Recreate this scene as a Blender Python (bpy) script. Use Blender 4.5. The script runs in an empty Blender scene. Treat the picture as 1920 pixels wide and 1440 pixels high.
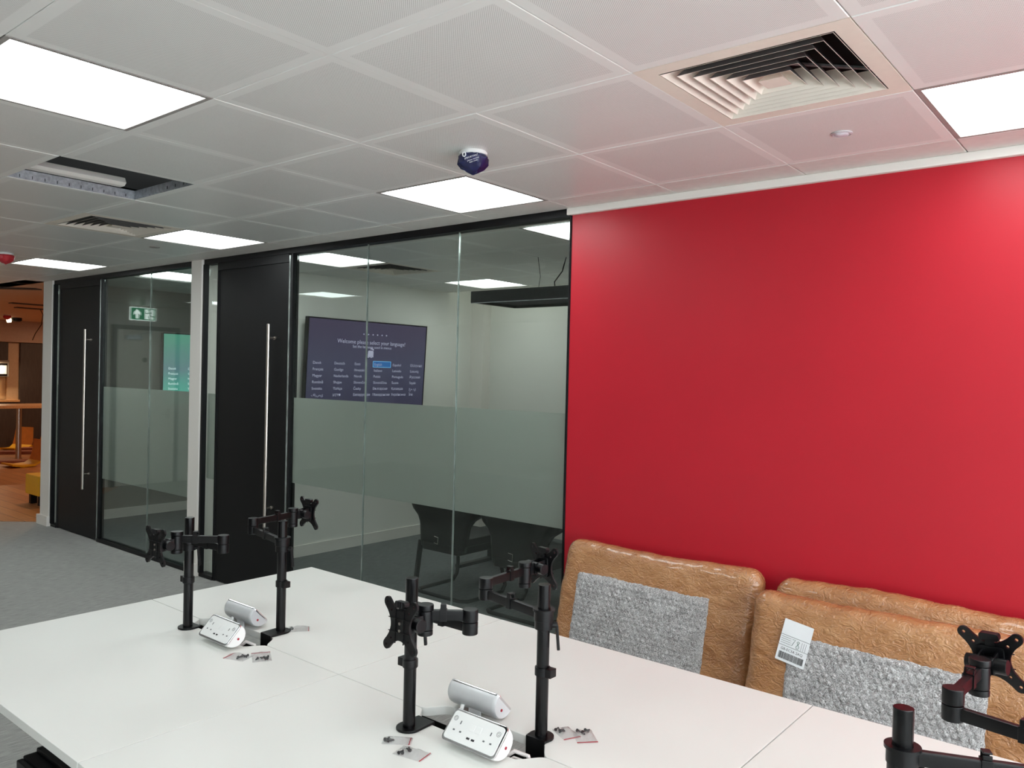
import bpy, bmesh, math, random
from mathutils import Vector, Matrix
random.seed(7)
PI = math.pi
S = bpy.context.scene
COL = S.collection
H = 2.54            # ceiling height
YW = 2.02           # plane of the red wall and the glass partitions

# ------------------------------------------------------------------ camera, world, exposure
cam_d = bpy.data.cameras.new('camera'); cam = bpy.data.objects.new('camera', cam_d); COL.objects.link(cam)
cam_d.sensor_width = 36; cam_d.lens = 28.2727; cam_d.clip_start = .02; cam_d.clip_end = 100
_r = Vector((0.7711192, 0.63626559, 0.02326548)); _u = Vector((-0.0244692, -0.00689852, 0.99967678)); _f = Vector((-0.63622043, 0.77143925, -0.01024933))
cam.matrix_world = Matrix(((_r.x, _u.x, -_f.x, 1.8189), (_r.y, _u.y, -_f.y, -1.3842), (_r.z, _u.z, -_f.z, 1.6682), (0, 0, 0, 1)))
S.camera = cam
w = bpy.data.worlds.new('world'); S.world = w; w.use_nodes = True
w.node_tree.nodes['Background'].inputs[0].default_value = (.9, .95, 1, 1)
w.node_tree.nodes['Background'].inputs[1].default_value = 6.4
S.cycles.diffuse_bounces = 8; S.cycles.max_bounces = 16; S.cycles.transparent_max_bounces = 24
PANEL = 8.4         # radiance of the ceiling light panels
ROOM_PANEL = 7.6    # dimmer panels in the meeting rooms
vs = S.view_settings
vs.view_transform = 'Standard'; vs.look = 'None'; vs.gamma = 1; vs.use_curve_mapping = False; vs.exposure = 0.25

# warm lamps of the kitchen
def lamp(name, loc, size, power, col):
    d = bpy.data.lights.new(name, 'AREA'); d.shape = 'DISK'; d.size = size; d.energy = power; d.color = col
    o = bpy.data.objects.new(name, d); o.location = loc; COL.objects.link(o)
lamp('kitchen_lamp', (-9.2, 3.3, 2.50), .2, 17, (1, .6, .33))
lamp('kitchen_lamp', (-12.2, 4.9, 2.50), .2, 22, (1, .6, .33))
lamp('kitchen_lamp', (-14.6, 5.6, 2.50), .2, 18, (1, .62, .36))

# ------------------------------------------------------------------ helpers
def lin(c):
    f = lambda v: v/12.92 if v <= .04045 else ((v+.055)/1.055)**2.4
    return tuple(f(v/255) for v in c) + (1,)
class N:
    def __init__(s, name):
        s.m = bpy.data.materials.new(name); s.m.use_nodes = True; s.t = s.m.node_tree
        s.n = s.t.nodes; s.b = s.n['Principled BSDF']; s.out = s.n['Material Output']
    def a(s, typ, **k):
        n = s.n.new(typ)
        for q, v in k.items():
            if q.startswith('i_'): n.inputs[q[2:].replace('_', ' ')].default_value = v
            else: setattr(n, q, v)
        return n
    def l(s, o, i): s.t.links.new(o, i)
    def math(s, op, a, b=None, c=None):
        n = s.n.new('ShaderNodeMath'); n.operation = op
        for i, v in enumerate((a, b, c)):
            if v is None: continue
            if isinstance(v, (int, float)): n.inputs[i].default_value = v
            else: s.l(v, n.inputs[i])
        return n.outputs[0]
    def noise(s, scale, detail=3, rough=.5, stretch=None, dist=0):
        tc = s.a('ShaderNodeTexCoord'); o = tc.outputs['Object']
        if stretch:
            mp = s.a('ShaderNodeMapping'); mp.inputs['Scale'].default_value = stretch
            s.l(o, mp.inputs[0]); o = mp.outputs[0]
        t = s.a('ShaderNodeTexNoise'); t.inputs['Scale'].default_value = scale; t.inputs['Detail'].default_value = detail
        t.inputs['Roughness'].default_value = rough; t.inputs['Distortion'].default_value = dist
        s.l(o, t.inputs['Vector']); return t.outputs['Fac']
    def ramp(s, fac, stops):
        r = s.a('ShaderNodeValToRGB'); e = r.color_ramp.elements
        while len(e) < len(stops): e.new(.5)
        for i, (p, c) in enumerate(stops): e[i].position = p; e[i].color = c
        s.l(fac, r.inputs[0]); return r.outputs[0]
    def bump(s, fac, strength=.2, dist=.01, prev=None):
        b = s.a('ShaderNodeBump'); b.inputs['Strength'].default_value = strength; b.inputs['Distance'].default_value = dist
        s.l(fac, b.inputs['Height'])
        if prev: s.l(prev, b.inputs['Normal'])
        return b.outputs[0]
def schlick(k, f0=.04):
    ge = k.a('ShaderNodeNewGeometry'); dt = k.a('ShaderNodeVectorMath', operation='DOT_PRODUCT'); k.l(ge.outputs['Normal'], dt.inputs[0]); k.l(ge.outputs['Incoming'], dt.inputs[1])
    return k.math('MULTIPLY_ADD', k.math('POWER', k.math('SUBTRACT', 1, k.math('ABSOLUTE', dt.outputs['Value'])), 5), 1-f0, f0)
def pm(name, col, rough=.5, metal=0, var=.04, scale=30, bump=0, bscale=200, stretch=None, spec=.5, coat=0):
    k = N(name); c = lin(col)
    f = k.noise(scale, 3, .5, stretch)
    lo = tuple(max(0, v*(1-var)) for v in c[:3])+(1,); hi = tuple(min(1, v*(1+var)) for v in c[:3])+(1,)
    k.l(k.ramp(f, [(.3, lo), (.7, hi)]), k.b.inputs['Base Color'])
    k.b.inputs['Roughness'].default_value = rough; k.b.inputs['Metallic'].default_value = metal
    k.b.inputs['Specular IOR Level'].default_value = spec; k.b.inputs['Coat Weight'].default_value = coat
    if bump: k.l(k.bump(k.noise(bscale, 2), bump, .002), k.b.inputs['Normal'])
    return k.m
def emit(name, col, strength, var=0):
    k = N(name); k.n.remove(k.b); e = k.a('ShaderNodeEmission'); e.inputs[1].default_value = strength
    c = lin(col)
    f = k.noise(3, 2)
    k.l(k.ramp(f, [(.3, tuple(v*(1-var) for v in c[:3])+(1,)), (.7, tuple(min(1, v*(1+var)) for v in c[:3])+(1,))]), e.inputs[0])
    k.l(e.outputs[0], k.out.inputs[0]); return k.m

class G:
    """collects geometry for one mesh object"""
    def __init__(s): s.v = []; s.f = []
    def add(s, vs, fs):
        b = len(s.v); s.v += [tuple(q) for q in vs]; s.f += [tuple(i+b for i in q) for q in fs]; return s
    def box(s, x0, y0, z0, x1, y1, z1):
        v = [(x0,y0,z0),(x1,y0,z0),(x1,y1,z0),(x0,y1,z0),(x0,y0,z1),(x1,y0,z1),(x1,y1,z1),(x0,y1,z1)]
        return s.add(v, [(3,2,1,0),(4,5,6,7),(0,1,5,4),(1,2,6,5),(2,3,7,6),(3,0,4,7)])
    def beam(s, p0, p1, wd, ht, up=(0,0,1)):
        p0, p1 = Vector(p0), Vector(p1); d = (p1-p0).normalized(); a = d.cross(Vector(up)).normalized(); u = a.cross(d)
        v = [p + a*sx*wd/2 + u*sz*ht/2 for p in (p0, p1) for sx, sz in ((-1,-1),(1,-1),(1,1),(-1,1))]
        return s.add(v, [(3,2,1,0),(4,5,6,7),(0,1,5,4),(1,2,6,5),(2,3,7,6),(3,0,4,7)])
    def cyl(s, p0, p1, r, n=24, r2=None):
        p0, p1 = Vector(p0), Vector(p1); r2 = r if r2 is None else r2
        d = (p1-p0).normalized(); a = d.orthogonal().normalized(); b = d.cross(a)
        v = []
        for p, q in ((p0, r), (p1, r2)):
            v += [p + (a*math.cos(2*PI*i/n) + b*math.sin(2*PI*i/n))*q for i in range(n)]
        f = [(i, (i+1) % n, n+(i+1) % n, n+i) for i in range(n)] + [tuple(range(n-1, -1, -1)), tuple(range(n, 2*n))]
        return s.add(v, f)
    def lathe(s, prof, n=32, c=(0,0,0)):
        v = []; f = []; m = len(prof)
        for i in range(n):
            t = 2*PI*i/n
            v += [(c[0]+r*math.cos(t), c[1]+r*math.sin(t), c[2]+z) for r, z in prof]
        for i in range(n):
            j = (i+1) % n
            f += [(i*m+k, j*m+k, j*m+k+1, i*m+k+1) for k in range(m-1)]
        return s.add(v, f)
    def tube(s, pts, r, n=10, closed=False):
        P = [Vector(p) for p in pts]; v = []; f = []; L = len(P); a = None
        for i, p in enumerate(P):
            if closed: d = P[(i+1) % L]-P[i-1]
            else: d = P[min(i+1, L-1)]-P[max(i-1, 0)]
            d.normalize()
            a = d.orthogonal() if a is None else a - d*a.dot(d)
            a.normalize(); b = d.cross(a)
            v += [p+(a*math.cos(2*PI*k/n)+b*math.sin(2*PI*k/n))*r for k in range(n)]
        for i in range(L if closed else L-1):
            j = (i+1) % L
            f += [(i*n+k, i*n+(k+1) % n, j*n+(k+1) % n, j*n+k) for k in range(n)]
        if not closed: f += [tuple(range(n-1, -1, -1)), tuple(range((L-1)*n, L*n))]
        return s.add(v, f)
    def prism(s, poly, z0, z1, M=None):
        n = len(poly); v = [(x, y, z0) for x, y in poly]+[(x, y, z1) for x, y in poly]
        if M: v = [M @ Vector(q) for q in v]
        return s.add(v, [tuple(range(n-1, -1, -1)), tuple(range(n, 2*n))]+[(i, (i+1) % n, n+(i+1) % n, n+i) for i in range(n)])
    def xf(s, M): s.v = [tuple(M @ Vector(q)) for q in s.v]; return s
def link(name, me, mat, parent=None, loc=None):
    o = bpy.data.objects.new(name, me); COL.objects.link(o)
    if mat and not me.materials: me.materials.append(mat)
    if parent: o.parent = parent
    if loc is not None: o.location = loc
    return o
def finish(me, bevel=0, smooth=40, seg=2):
    bm = bmesh.new(); bm.from_mesh(me)
    bmesh.ops.recalc_face_normals(bm, faces=bm.faces)
    if bevel:
        es = [e for e in bm.edges if len(e.link_faces) == 2 and e.calc_face_angle() > math.radians(30)]
        bmesh.ops.bevel(bm, geom=es, offset=bevel, segments=seg, affect='EDGES', profile=.5, clamp_overlap=True)
    bm.to_mesh(me); bm.free()
    if smooth:
        me.shade_smooth(); me.set_sharp_from_angle(angle=math.radians(smooth))
    return me
def mesh(g, name, bevel=0, smooth=40, seg=2):
    me = bpy.data.meshes.new(name); me.from_pydata(g.v, [], g.f); return finish(me, bevel, smooth, seg)
def obj(name, g, mat, parent=None, bevel=0, smooth=40, loc=None, seg=2):
    o = link(name, mesh(g, name, bevel, smooth, seg), mat, parent, loc)
    if bevel and smooth:
        m_ = o.modifiers.new('normals', 'WEIGHTED_NORMAL'); m_.keep_sharp = True; m_.weight = 100
    return o
def tag(o, label, cat, group=None, kind=None):
    o['label'] = label; o['category'] = cat
    if group: o['group'] = group
    if kind: o['kind'] = kind
    return o
def thing(name, label, cat, loc=(0,0,0), rot=(0,0,0), group=None):
    o = bpy.data.objects.new(name, None); COL.objects.link(o); o.location = loc; o.rotation_euler = rot; o.empty_display_size = .1
    return tag(o, label, cat, group)
def struct(name, g, mat, bevel=0, smooth=0):
    o = obj(name, g, mat, None, bevel, smooth); o['kind'] = 'structure'; return o
def struct_empty(name, loc=(0,0,0)):
    o = bpy.data.objects.new(name, None); COL.objects.link(o); o.location = loc; o['kind'] = 'structure'; return o
def dup(o, parent=None):
    c = o.copy(); COL.objects.link(c)
    if parent: c.parent = parent
    for ch in list(o.children): dup(ch, c)
    return c
def text_mesh(items, name, mat, parent, M, thick=0):
    """items: (string, x, y, size, align) laid out in a local xy plane, one mesh"""
    bm = bmesh.new()
    for s, x, y, size, al in items:
        cu = bpy.data.curves.new('t', 'FONT'); cu.body = s; cu.size = size; cu.align_x = al; cu.resolution_u = 2; cu.extrude = thick
        t = bpy.data.objects.new('t', cu); COL.objects.link(t)
        bpy.context.view_layer.update()
        me = bpy.data.meshes.new_from_object(t.evaluated_get(bpy.context.evaluated_depsgraph_get()))
        me.transform(Matrix.Translation((x, y, 0))); bm.from_mesh(me)
        bpy.data.objects.remove(t); bpy.data.curves.remove(cu); bpy.data.meshes.remove(me)
    me = bpy.data.meshes.new(name); bm.to_mesh(me); bm.free(); me.transform(M); me.materials.clear()
    o = link(name, me, mat, parent)
    if len(items) > 0: o['kind'] = 'stuff'
    return o
def rrect(x0, y0, x1, y1, r, n=6):
    out = []
    for cx, cy, a0 in ((x1-r, y1-r, 0), (x0+r, y1-r, 90), (x0+r, y0+r, 180), (x1-r, y0+r, 270)):
        for i in range(n+1):
            a = math.radians(a0+90*i/n); out.append((cx+r*math.cos(a), cy+r*math.sin(a)))
    return out

# ------------------------------------------------------------------ materials
M_white = pm('white_paint', (226, 222, 216), .6, var=.01, scale=2, bump=.05, bscale=300)
M_greywall = pm('office_wall_paint', (205, 202, 196), .6, var=.01, scale=2)
M_room = pm('meeting_room_paint', (224, 223, 217), .7, var=.01, scale=2)
M_red = pm('red_wall_paint', (175, 25, 41), .42, var=.03, scale=2.5, bump=.03, bscale=400, spec=.4)
M_black = pm('black_powder_coat', (10, 10, 13), .5, spec=.3, var=.1, bump=.05, bscale=500)
M_doorblack = pm('black_door_laminate', (8, 8, 10), .5, spec=.25, var=.1, scale=8)
M_plas = pm('black_plastic', (6, 6, 8), .36, spec=.28, var=.12, bump=.08, bscale=900)
M_pole = pm('black_gloss_pole', (6, 6, 8), .26, spec=.3, var=.08)
M_steel = pm('brushed_steel', (200, 192, 184), .3, 1, var=.08, scale=6, stretch=(40, 40, 1))
M_galv = pm('galvanised_steel', (168, 172, 178), .4, .7, var=.25, scale=60)
M_desk = pm('white_desk_laminate', (222, 223, 219), .42, var=.006, scale=3)
M_desk_edge = pm('desk_edge_band', (205, 200, 194), .5)
M_tile_edge = pm('ceiling_metal', (214, 211, 206), .5)
M_vent = pm('cream_vent_paint', (226, 217, 205), .5, var=.02)
M_louvre_shade = pm('shaded_louvre_back', (84, 84, 85), .55)  # dark grey stands in for the shade between the vent blades
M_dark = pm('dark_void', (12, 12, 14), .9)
M_duct = pm('grey_duct_paint', (70, 70, 70), .7)
M_plas_w = pm('white_plastic', (228, 229, 228), .28, var=.01)
M_silver = pm('silver_shell', (205, 207, 209), .3, .15, var=.01)
M_chrome = pm('chrome', (225, 225, 228), .08, 1, var=.02)
M_print = pm('grey_print', (95, 97, 100), .6)
M_printblack = pm('black_print', (35, 36, 38), .6)
M_reddot = pm('red_button', (150, 25, 45), .4)
M_redlamp = pm('red_dust_cover', (190, 40, 50), .5)
M_bluebag = pm('navy_dust_bag', (22, 28, 74), .34, var=.3, scale=40, bump=1, bscale=45)
M_frame_light = pm('light_trim', (150, 146, 142), .45)
M_paper = pm('white_paper', (232, 234, 236), .55, var=.02, scale=20)
M_green_ink = pm('green_ink', (40, 88, 66), .6)
M_chairblack = pm('black_chair_shell', (9, 8, 9), .5, spec=.3)
M_table = pm('white_table_top', (225, 225, 220), .4)
M_cable = pm('white_cable', (205, 200, 198), .5)
M_redcable = pm('red_cable', (170, 35, 50), .5)
M_doorgrey = pm('grey_door', (226, 222, 212), .5)
M_doorframe = pm('dark_grey_frame', (48, 47, 46), .5)
M_green = emit('exit_sign_green', (15, 120, 80), 2.2)
M_signwhite = emit('exit_sign_white', (235, 245, 240), 3.2)
M_walnut = pm('dark_wood_panel', (58, 48, 46), .55, var=.2, scale=5, stretch=(8, 8, 1))
M_tan = pm('tan_panel', (188, 160, 130), .55)
M_cream = pm('cream_splashback', (236, 214, 175), .4)
M_oak = pm('oak_top', (206, 160, 115), .45, var=.15, scale=6, stretch=(1, 8, 8))
M_yellow = pm('yellow_seat', (226, 172, 30), .45)
M_orange = pm('orange_plywood', (205, 130, 62), .45, var=.1, scale=10)
M_brown = pm('brown_packing', (150, 85, 60), .6)
M_pinkpack = pm('pink_packing', (215, 120, 110), .6)
M_panel = emit('led_diffuser', (247, 254, 253), PANEL)
M_panel_room = emit('led_diffuser_room', (246, 255, 252), ROOM_PANEL)

def m_tile():
    k = N('perforated_ceiling_tile')
    tc = k.a('ShaderNodeTexCoord'); sp = k.a('ShaderNodeSeparateXYZ'); k.l(tc.outputs['Object'], sp.inputs[0])
    x, y = sp.outputs[0], sp.outputs[1]; p = .0068
    u = k.math('DIVIDE', k.math('ADD', x, y), p); v = k.math('DIVIDE', k.math('SUBTRACT', x, y), p)
    fu = k.math('SUBTRACT', k.math('FRACT', k.math('ADD', u, 200)), .5); fv = k.math('SUBTRACT', k.math('FRACT', k.math('ADD', v, 200)), .5)
    d = k.math('SQRT', k.math('ADD', k.math('MULTIPLY', fu, fu), k.math('MULTIPLY', fv, fv)))
    dot = k.math('LESS_THAN', d, .26)
    mx = k.math('MAXIMUM', k.math('ABSOLUTE', x), k.math('ABSOLUTE', y))
    dot = k.math('MULTIPLY', dot, k.math('LESS_THAN', mx, .262))
    f = k.noise(4, 2)
    base = k.ramp(f, [(.3, lin((225, 226, 223))), (.7, lin((228, 229, 226)))])
    mix = k.a('ShaderNodeMixRGB'); mix.inputs[2].default_value = lin((158, 157, 155)); k.l(dot, mix.inputs[0]); k.l(base, mix.inputs[1])
    k.l(mix.outputs[0], k.b.inputs['Base Color']); k.b.inputs['Roughness'].default_value = .38
    k.b.inputs['Specular IOR Level'].default_value = .5
    return k.m
M_tile = m_tile()
def m_carpet(nm, c0, c1, c2):
    k = N(nm)
    a = k.noise(26, 3, .6, (7, .5, 1)); b = k.noise(2.2, 3, .6); c = k.noise(420, 2)
    s1 = k.math('ADD', k.math('MULTIPLY', a, .6), k.math('MULTIPLY', c, .4))
    col = k.ramp(s1, [(.32, lin(c0)), (.5, lin(c1)), (.68, lin(c2))])
    k.l(col, k.b.inputs['Base Color']); k.b.inputs['Roughness'].default_value = .95; k.b.inputs['Specular IOR Level'].default_value = .1
    k.l(k.bump(s1, .5, .004), k.b.inputs['Normal']); return k.m
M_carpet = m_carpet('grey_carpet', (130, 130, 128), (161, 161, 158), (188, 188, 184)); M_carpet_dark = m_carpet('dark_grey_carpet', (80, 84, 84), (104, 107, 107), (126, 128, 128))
def m_wood():
    k = N('kitchen_wood_floor')
    a = k.noise(4, 4, .6, (1, 9, 1)); b = k.a('ShaderNodeTexBrick'); tc = k.a('ShaderNodeTexCoord'); k.l(tc.outputs['Object'], b.inputs['Vector'])
    b.inputs['Scale'].default_value = 1; b.inputs['Brick Width'].default_value = 1.4; b.inputs['Row Height'].default_value = .16; b.inputs['Mortar Size'].default_value = .004
    b.inputs['Color1'].default_value = lin((196, 138, 88)); b.inputs['Color2'].default_value = lin((178, 120, 74)); b.inputs['Mortar'].default_value = lin((100, 66, 40))
    mx = k.a('ShaderNodeMixRGB', blend_type='MULTIPLY'); mx.inputs[0].default_value = .6; k.l(b.outputs[0], mx.inputs[1])
    k.l(k.ramp(a, [(.3, (.6, .6, .6, 1)), (.7, (1, 1, 1, 1))]), mx.inputs[2])
    k.l(mx.outputs[0], k.b.inputs['Base Color']); k.b.inputs['Roughness'].default_value = .4; return k.m
M_wood = m_wood()
def m_glass(tint, nm='tinted_partition_glass'):
    k = N(nm); k.n.remove(k.b)
    t = k.a('ShaderNodeBsdfTransparent'); t.inputs[0].default_value = tint
    g = k.a('ShaderNodeBsdfGlossy'); g.inputs['Roughness'].default_value = .004; g.inputs[0].default_value = (.92, 1, .97, 1)
    mx = k.a('ShaderNodeMixShader'); k.l(schlick(k), mx.inputs[0]); k.l(t.outputs[0], mx.inputs[1]); k.l(g.outputs[0], mx.inputs[2])
    k.l(mx.outputs[0], k.out.inputs[0]); return k.m
M_glass = m_glass((.885, .91, .895, 1)); M_clear = m_glass((.97, .985, .98, 1), 'clear_window_glass')
def m_frost():
    k = N('frosted_film'); k.n.remove(k.b)
    d = k.a('ShaderNodeBsdfDiffuse'); d.inputs[0].default_value = lin((190, 192, 188))
    tl = k.a('ShaderNodeBsdfTranslucent'); tl.inputs[0].default_value = lin((226, 230, 224))
    tr = k.a('ShaderNodeBsdfTransparent'); tr.inputs[0].default_value = (.9, .95, .93, 1)
    f = k.noise(6, 2)
    m1 = k.a('ShaderNodeMixShader'); k.l(k.math('MULTIPLY_ADD', f, .06, .56), m1.inputs[0]); k.l(d.outputs[0], m1.inputs[1]); k.l(tl.outputs[0], m1.inputs[2])
    m2 = k.a('ShaderNodeMixShader'); m2.inputs[0].default_value = .2; k.l(m1.outputs[0], m2.inputs[1]); k.l(tr.outputs[0], m2.inputs[2])
    k.l(m2.outputs[0], k.out.inputs[0]); return k.m
M_frost = m_frost()
M_glassedge = pm('glass_joint_edge', (150, 158, 155), .15, .3, var=.3, scale=20, stretch=(1, 1, .5))
def m_tape():
    k = N('brown_packing_tape')
    a = k.noise(7, 4, .6, (1, 1, 2.2), 1.2); b = k.noise(34, 3, .6, (1, 1, 2.4), 2.5); c = k.noise(3, 2)
    col = k.ramp(k.math('ADD', k.math('MULTIPLY', a, .6), k.math('MULTIPLY', c, .4)), [(.3, lin((142, 95, 56))), (.5, lin((170, 119, 76))), (.72, lin((192, 144, 99)))])
    k.l(col, k.b.inputs['Base Color'])
    k.b.inputs['Roughness'].default_value = .12; k.b.inputs['Specular IOR Level'].default_value = .7
    d = k.noise(15, 3, .5, (1.6, 1, 1), 4.0)
    n1 = k.bump(a, .35, .02); n2 = k.bump(d, .3, .01, n1); rg = k.math('SUBTRACT', 1, k.math('ABSOLUTE', k.math('MULTIPLY_ADD', k.noise(22, 2, .5, (1, 1, 1.6), 1.5), 6, -3))); k.l(k.bump(k.math('MAXIMUM', rg, 0), .55, .004, k.bump(b, .35, .005, n2)), k.b.inputs['Normal']); return k.m
M_tape = m_tape(); M_tape.node_tree.nodes['Principled BSDF'].inputs['Coat Weight'].default_value = .6; M_tape.node_tree.nodes['Principled BSDF'].inputs['Coat Roughness'].default_value = .08
def m_bubble():
    k = N('bubble_wrap')
    a = k.noise(70, 3, .6, None, 3); b = k.noise(18, 2)
    col = k.ramp(k.math('ADD', k.math('MULTIPLY', a, .85), k.math('MULTIPLY', b, .15)), [(.32, lin((96, 93, 93))), (.48, lin((172, 169, 168))), (.66, lin((226, 225, 225)))])
    k.l(col, k.b.inputs['Base Color']); k.b.inputs['Roughness'].default_value = .09; k.b.inputs['Specular IOR Level'].default_value = .9
    k.l(k.bump(a, 1, .007), k.b.inputs['Normal']); return k.m
M_bubble = m_bubble()
def m_bag():
    k = N('clear_polythene'); k.n.remove(k.b)
    t = k.a('ShaderNodeBsdfTransparent'); t.inputs[0].default_value = (.975, .975, .98, 1)
    g = k.a('ShaderNodeBsdfGlossy'); g.inputs['Roughness'].default_value = .12
    nz = k.noise(60, 3, .6, None, 2); k.l(k.bump(nz, 1, .01), g.inputs['Normal'])
    mx = k.a('ShaderNodeMixShader'); k.l(schlick(k, .09), mx.inputs[0]); k.l(t.outputs[0], mx.inputs[1]); k.l(g.outputs[0], mx.inputs[2])
    k.l(mx.outputs[0], k.out.inputs[0]); return k.m
M_bag = m_bag()
def m_screen(name, a, b, c, strength):
    k = N(name); k.n.remove(k.b)
    tc = k.a('ShaderNodeTexCoord'); sp = k.a('ShaderNodeSeparateXYZ'); k.l(tc.outputs['Object'], sp.inputs[0])
    f = k.math('MULTIPLY_ADD', sp.outputs[2], 1.2, .5)
    n = k.noise(3.5, 3)
    col = k.ramp(k.math('ADD', f, k.math('MULTIPLY_ADD', n, .3, -.15)), [(0, lin(a)), (.5, lin(b)), (1, lin(c))])
    e = k.a('ShaderNodeEmission'); k.l(col, e.inputs[0]); e.inputs[1].default_value = strength
    g = k.a('ShaderNodeBsdfGlossy'); g.inputs['Roughness'].default_value = .15; g.inputs[0].default_value = (.05, .05, .05, 1)
    ad = k.a('ShaderNodeAddShader'); k.l(e.outputs[0], ad.inputs[0]); k.l(g.outputs[0], ad.inputs[1]); k.l(ad.outputs[0], k.out.inputs[0])
    return k.m
M_scr1 = m_screen('screen_violet', (46, 44, 68), (62, 63, 86), (64, 57, 80), .95)
M_scr2 = m_screen('screen_teal', (62, 168, 142), (88, 118, 124), (74, 138, 116), 1.1)
M_scrtext = emit('screen_text', (158, 160, 180), 1.0)
M_scrtext2 = emit('screen_text_pale', (205, 230, 230), 1.1)
M_scrblue = emit('screen_highlight', (48, 100, 160), .9)
M_scrline = emit('screen_highlight_edge', (120, 190, 235), 1.0)

# ------------------------------------------------------------------ floor, walls
XR, YB, XL, Y2_ = 4.2, -4.8, -9.5, 5.18
struct('floor', G().box(-17, YB-.1, -.1, XR+.1, 8.2, 0), M_carpet)
struct('floor_kitchen', G().prism([(-7.42, 2.06), (-7.75, 1.74), (-9.48, .3), (-9.48, 1.9), (-16.4, 1.9), (-16.4, 8), (-7.42, 8)], 0, .004), M_wood)
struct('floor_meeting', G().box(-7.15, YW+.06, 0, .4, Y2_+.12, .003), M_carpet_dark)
struct('wall_right', G().box(-.615, YW, 0, XR+.1, YW+.12, 2.505), M_red)
def walled_fill_window(n, wall, bx, x0, x1, z0, z1, along_y):
    # wall with one long glazed opening added for fill daylight; bx = (x0, y0, x1, y1) plan of the wall
    g = G(); a, b, c, d = bx
    if along_y:
        g.box(a, b, 0, c, d, z0).box(a, b, z1, c, d, H+.5).box(a, b, z0, c, x0, z1).box(a, x1, z0, c, d, z1)
    else:
        g.box(a, b, 0, c, d, z0).box(a, b, z1, c, d, H+.5).box(a, b, z0, x0, d, z1).box(x1, b, z0, c, d, z1)
    struct(wall, g, M_greywall)
    w_ = struct_empty('window_%d' % n); k = int(round((x1-x0)/1.4)); P = (x1-x0)/k
    def bx2(u0, u1, q0, q1, v0, v1): return G().box(v0, u0, q0, v1, u1, q1) if along_y else G().box(u0, v0, q0, u1, v1, q1)
    lo, hi = (a, c) if along_y else (b, d); m = (lo+hi)/2
    for i in range(k+1):
        u = x0+P*i; u0, u1 = (u, u+.05) if i == 0 else ((u-.05, u) if i == k else (u-.025, u+.025)); obj('mullion', bx2(u0, u1, z0, z1, m-.03, m+.03), M_white, w_)
    for i in range(k): obj('glass_pane', bx2(x0+P*i+.05, x0+P*(i+1)-.05, z0+.05, z1-.05, m-.004, m+.004), M_clear, w_, 0, 0)
    obj('sill_frame', bx2(x0, x1, z0, z0+.05, m-.028, m+.028), M_white, w_); obj('head_frame', bx2(x0, x1, z1-.05, z1, m-.028, m+.028), M_white, w_)
struct('wall_back', G().box(XL-.1, YB-.1, 0, XR+.1, YB, H+.5), M_greywall)
walled_fill_window(3, 'wall_side', (XR, YB, XR+.1, YW), -4.6, 1.7, .3, 2.45, True)  # unseen window, added so daylight lifts the ceiling and desks
struct('wall_left', G().box(XL-.1, YB, 0, XL, 1.9, H+.5), M_greywall)
struct('wall_bulkhead', G().box(-7.4, YW+.002, H+.004, XR, YW+.1, H+.5), M_duct)
struct('trim_1', G().box(-.63, YW-.024, 2.505, XR, YW+.05, H), M_white, .003)       # white cornice strip above the red wall
# white pier between the two rooms and end pier
col = struct_empty('wall_pier_1')
obj('pier', G().box(-4.365, YW-.03, 0, -4.205, YW+.2, H), M_white, col, .003)
obj('baseboard', G().box(-4.372, YW-.045, 0, -4.2, YW+.2, .1), M_white, col, .003)
col = struct_empty('wall_pier_2')
obj('pier', G().box(-7.36, YW-.03, 0, -7.14, YW+.2, H), M_white, col, .003)
obj('baseboard', G().box(-7.40, YW-.05, 0, -7.13, YW+.2, .1), M_white, col, .003)
# meeting room shells
Y2 = 5.18
struct('wall_meeting_divider', G().box(-4.36, YW+.15, 0, -4.2, Y2, H+.4), M_room)
struct('wall_meeting_left', G().box(-7.36, YW+.15, 0, -7.15, 8, H+.4), pm('small_room_dimmed_paint', (138, 136, 130), .7, var=.01, scale=2))  # wall colour darkened to dim this room so reflections show in its glass
struct('wall_meeting_far', G().box(-7.15, Y2+.12, 0, .5, Y2+.24, H+.4), M_room)
struct('wall_meeting_right', G().box(.4, YW+.12, 0, .5, Y2+.12, H+.4), M_room)
struct('wall_meeting_pilaster', G().box(-4.2, Y2, 0, -4.02, Y2+.12, H+.4), M_white)
for nm, x0, y0, x1, y1 in (('baseboard_divider', -4.2, YW+.2, -4.186, Y2), ('baseboard_left', -7.15, YW+.2, -7.136, Y2), ('baseboard_far', -4.0, Y2+.106, .4, Y2+.12), ('baseboard_far_left', -7.13, Y2+.106, -4.37, Y2+.12), ('baseboard_divider_left', -4.374, YW+.2, -4.36, Y2)):
    struct(nm, G().box(x0, y0, 0, x1, y1, .105), M_white)

# ------------------------------------------------------------------ ceiling tiles
def tile_mesh():
    a, b, d = .299, .297, .002
    v = [(-b,-b,0),(b,-b,0),(b,b,0),(-b,b,0),(-a,-a,d),(a,-a,d),(a,a,d),(-a,a,d),(-a,-a,.03),(a,-a,.03),(a,a,.03),(-a,a,.03)]
    f = [(3,2,1,0)]+[(i,(i+1)%4,4+(i+1)%4,4+i) for i in range(4)]+[(4+i,4+(i+1)%4,8+(i+1)%4,8+i) for i in range(4)]+[(8,9,10,11)]
    g = G().add(v, f); return mesh(g, 'ceiling_tile', 0, 0)
TM = tile_mesh(); TM.materials.append(M_tile)
LIGHTS = [(x, y) for y in (1.2, -.6, -2.4, -4.2) for x in (-8.4, -6.0, -3.6, -1.2, 1.2, 3.6) if not (y == 1.2 and x == -8.4) and not (y < -1 and x < 0)]
VENTS = [(.6, .6), (-3.6, .6)]
HOLE = (-2.4, 0.)
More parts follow.
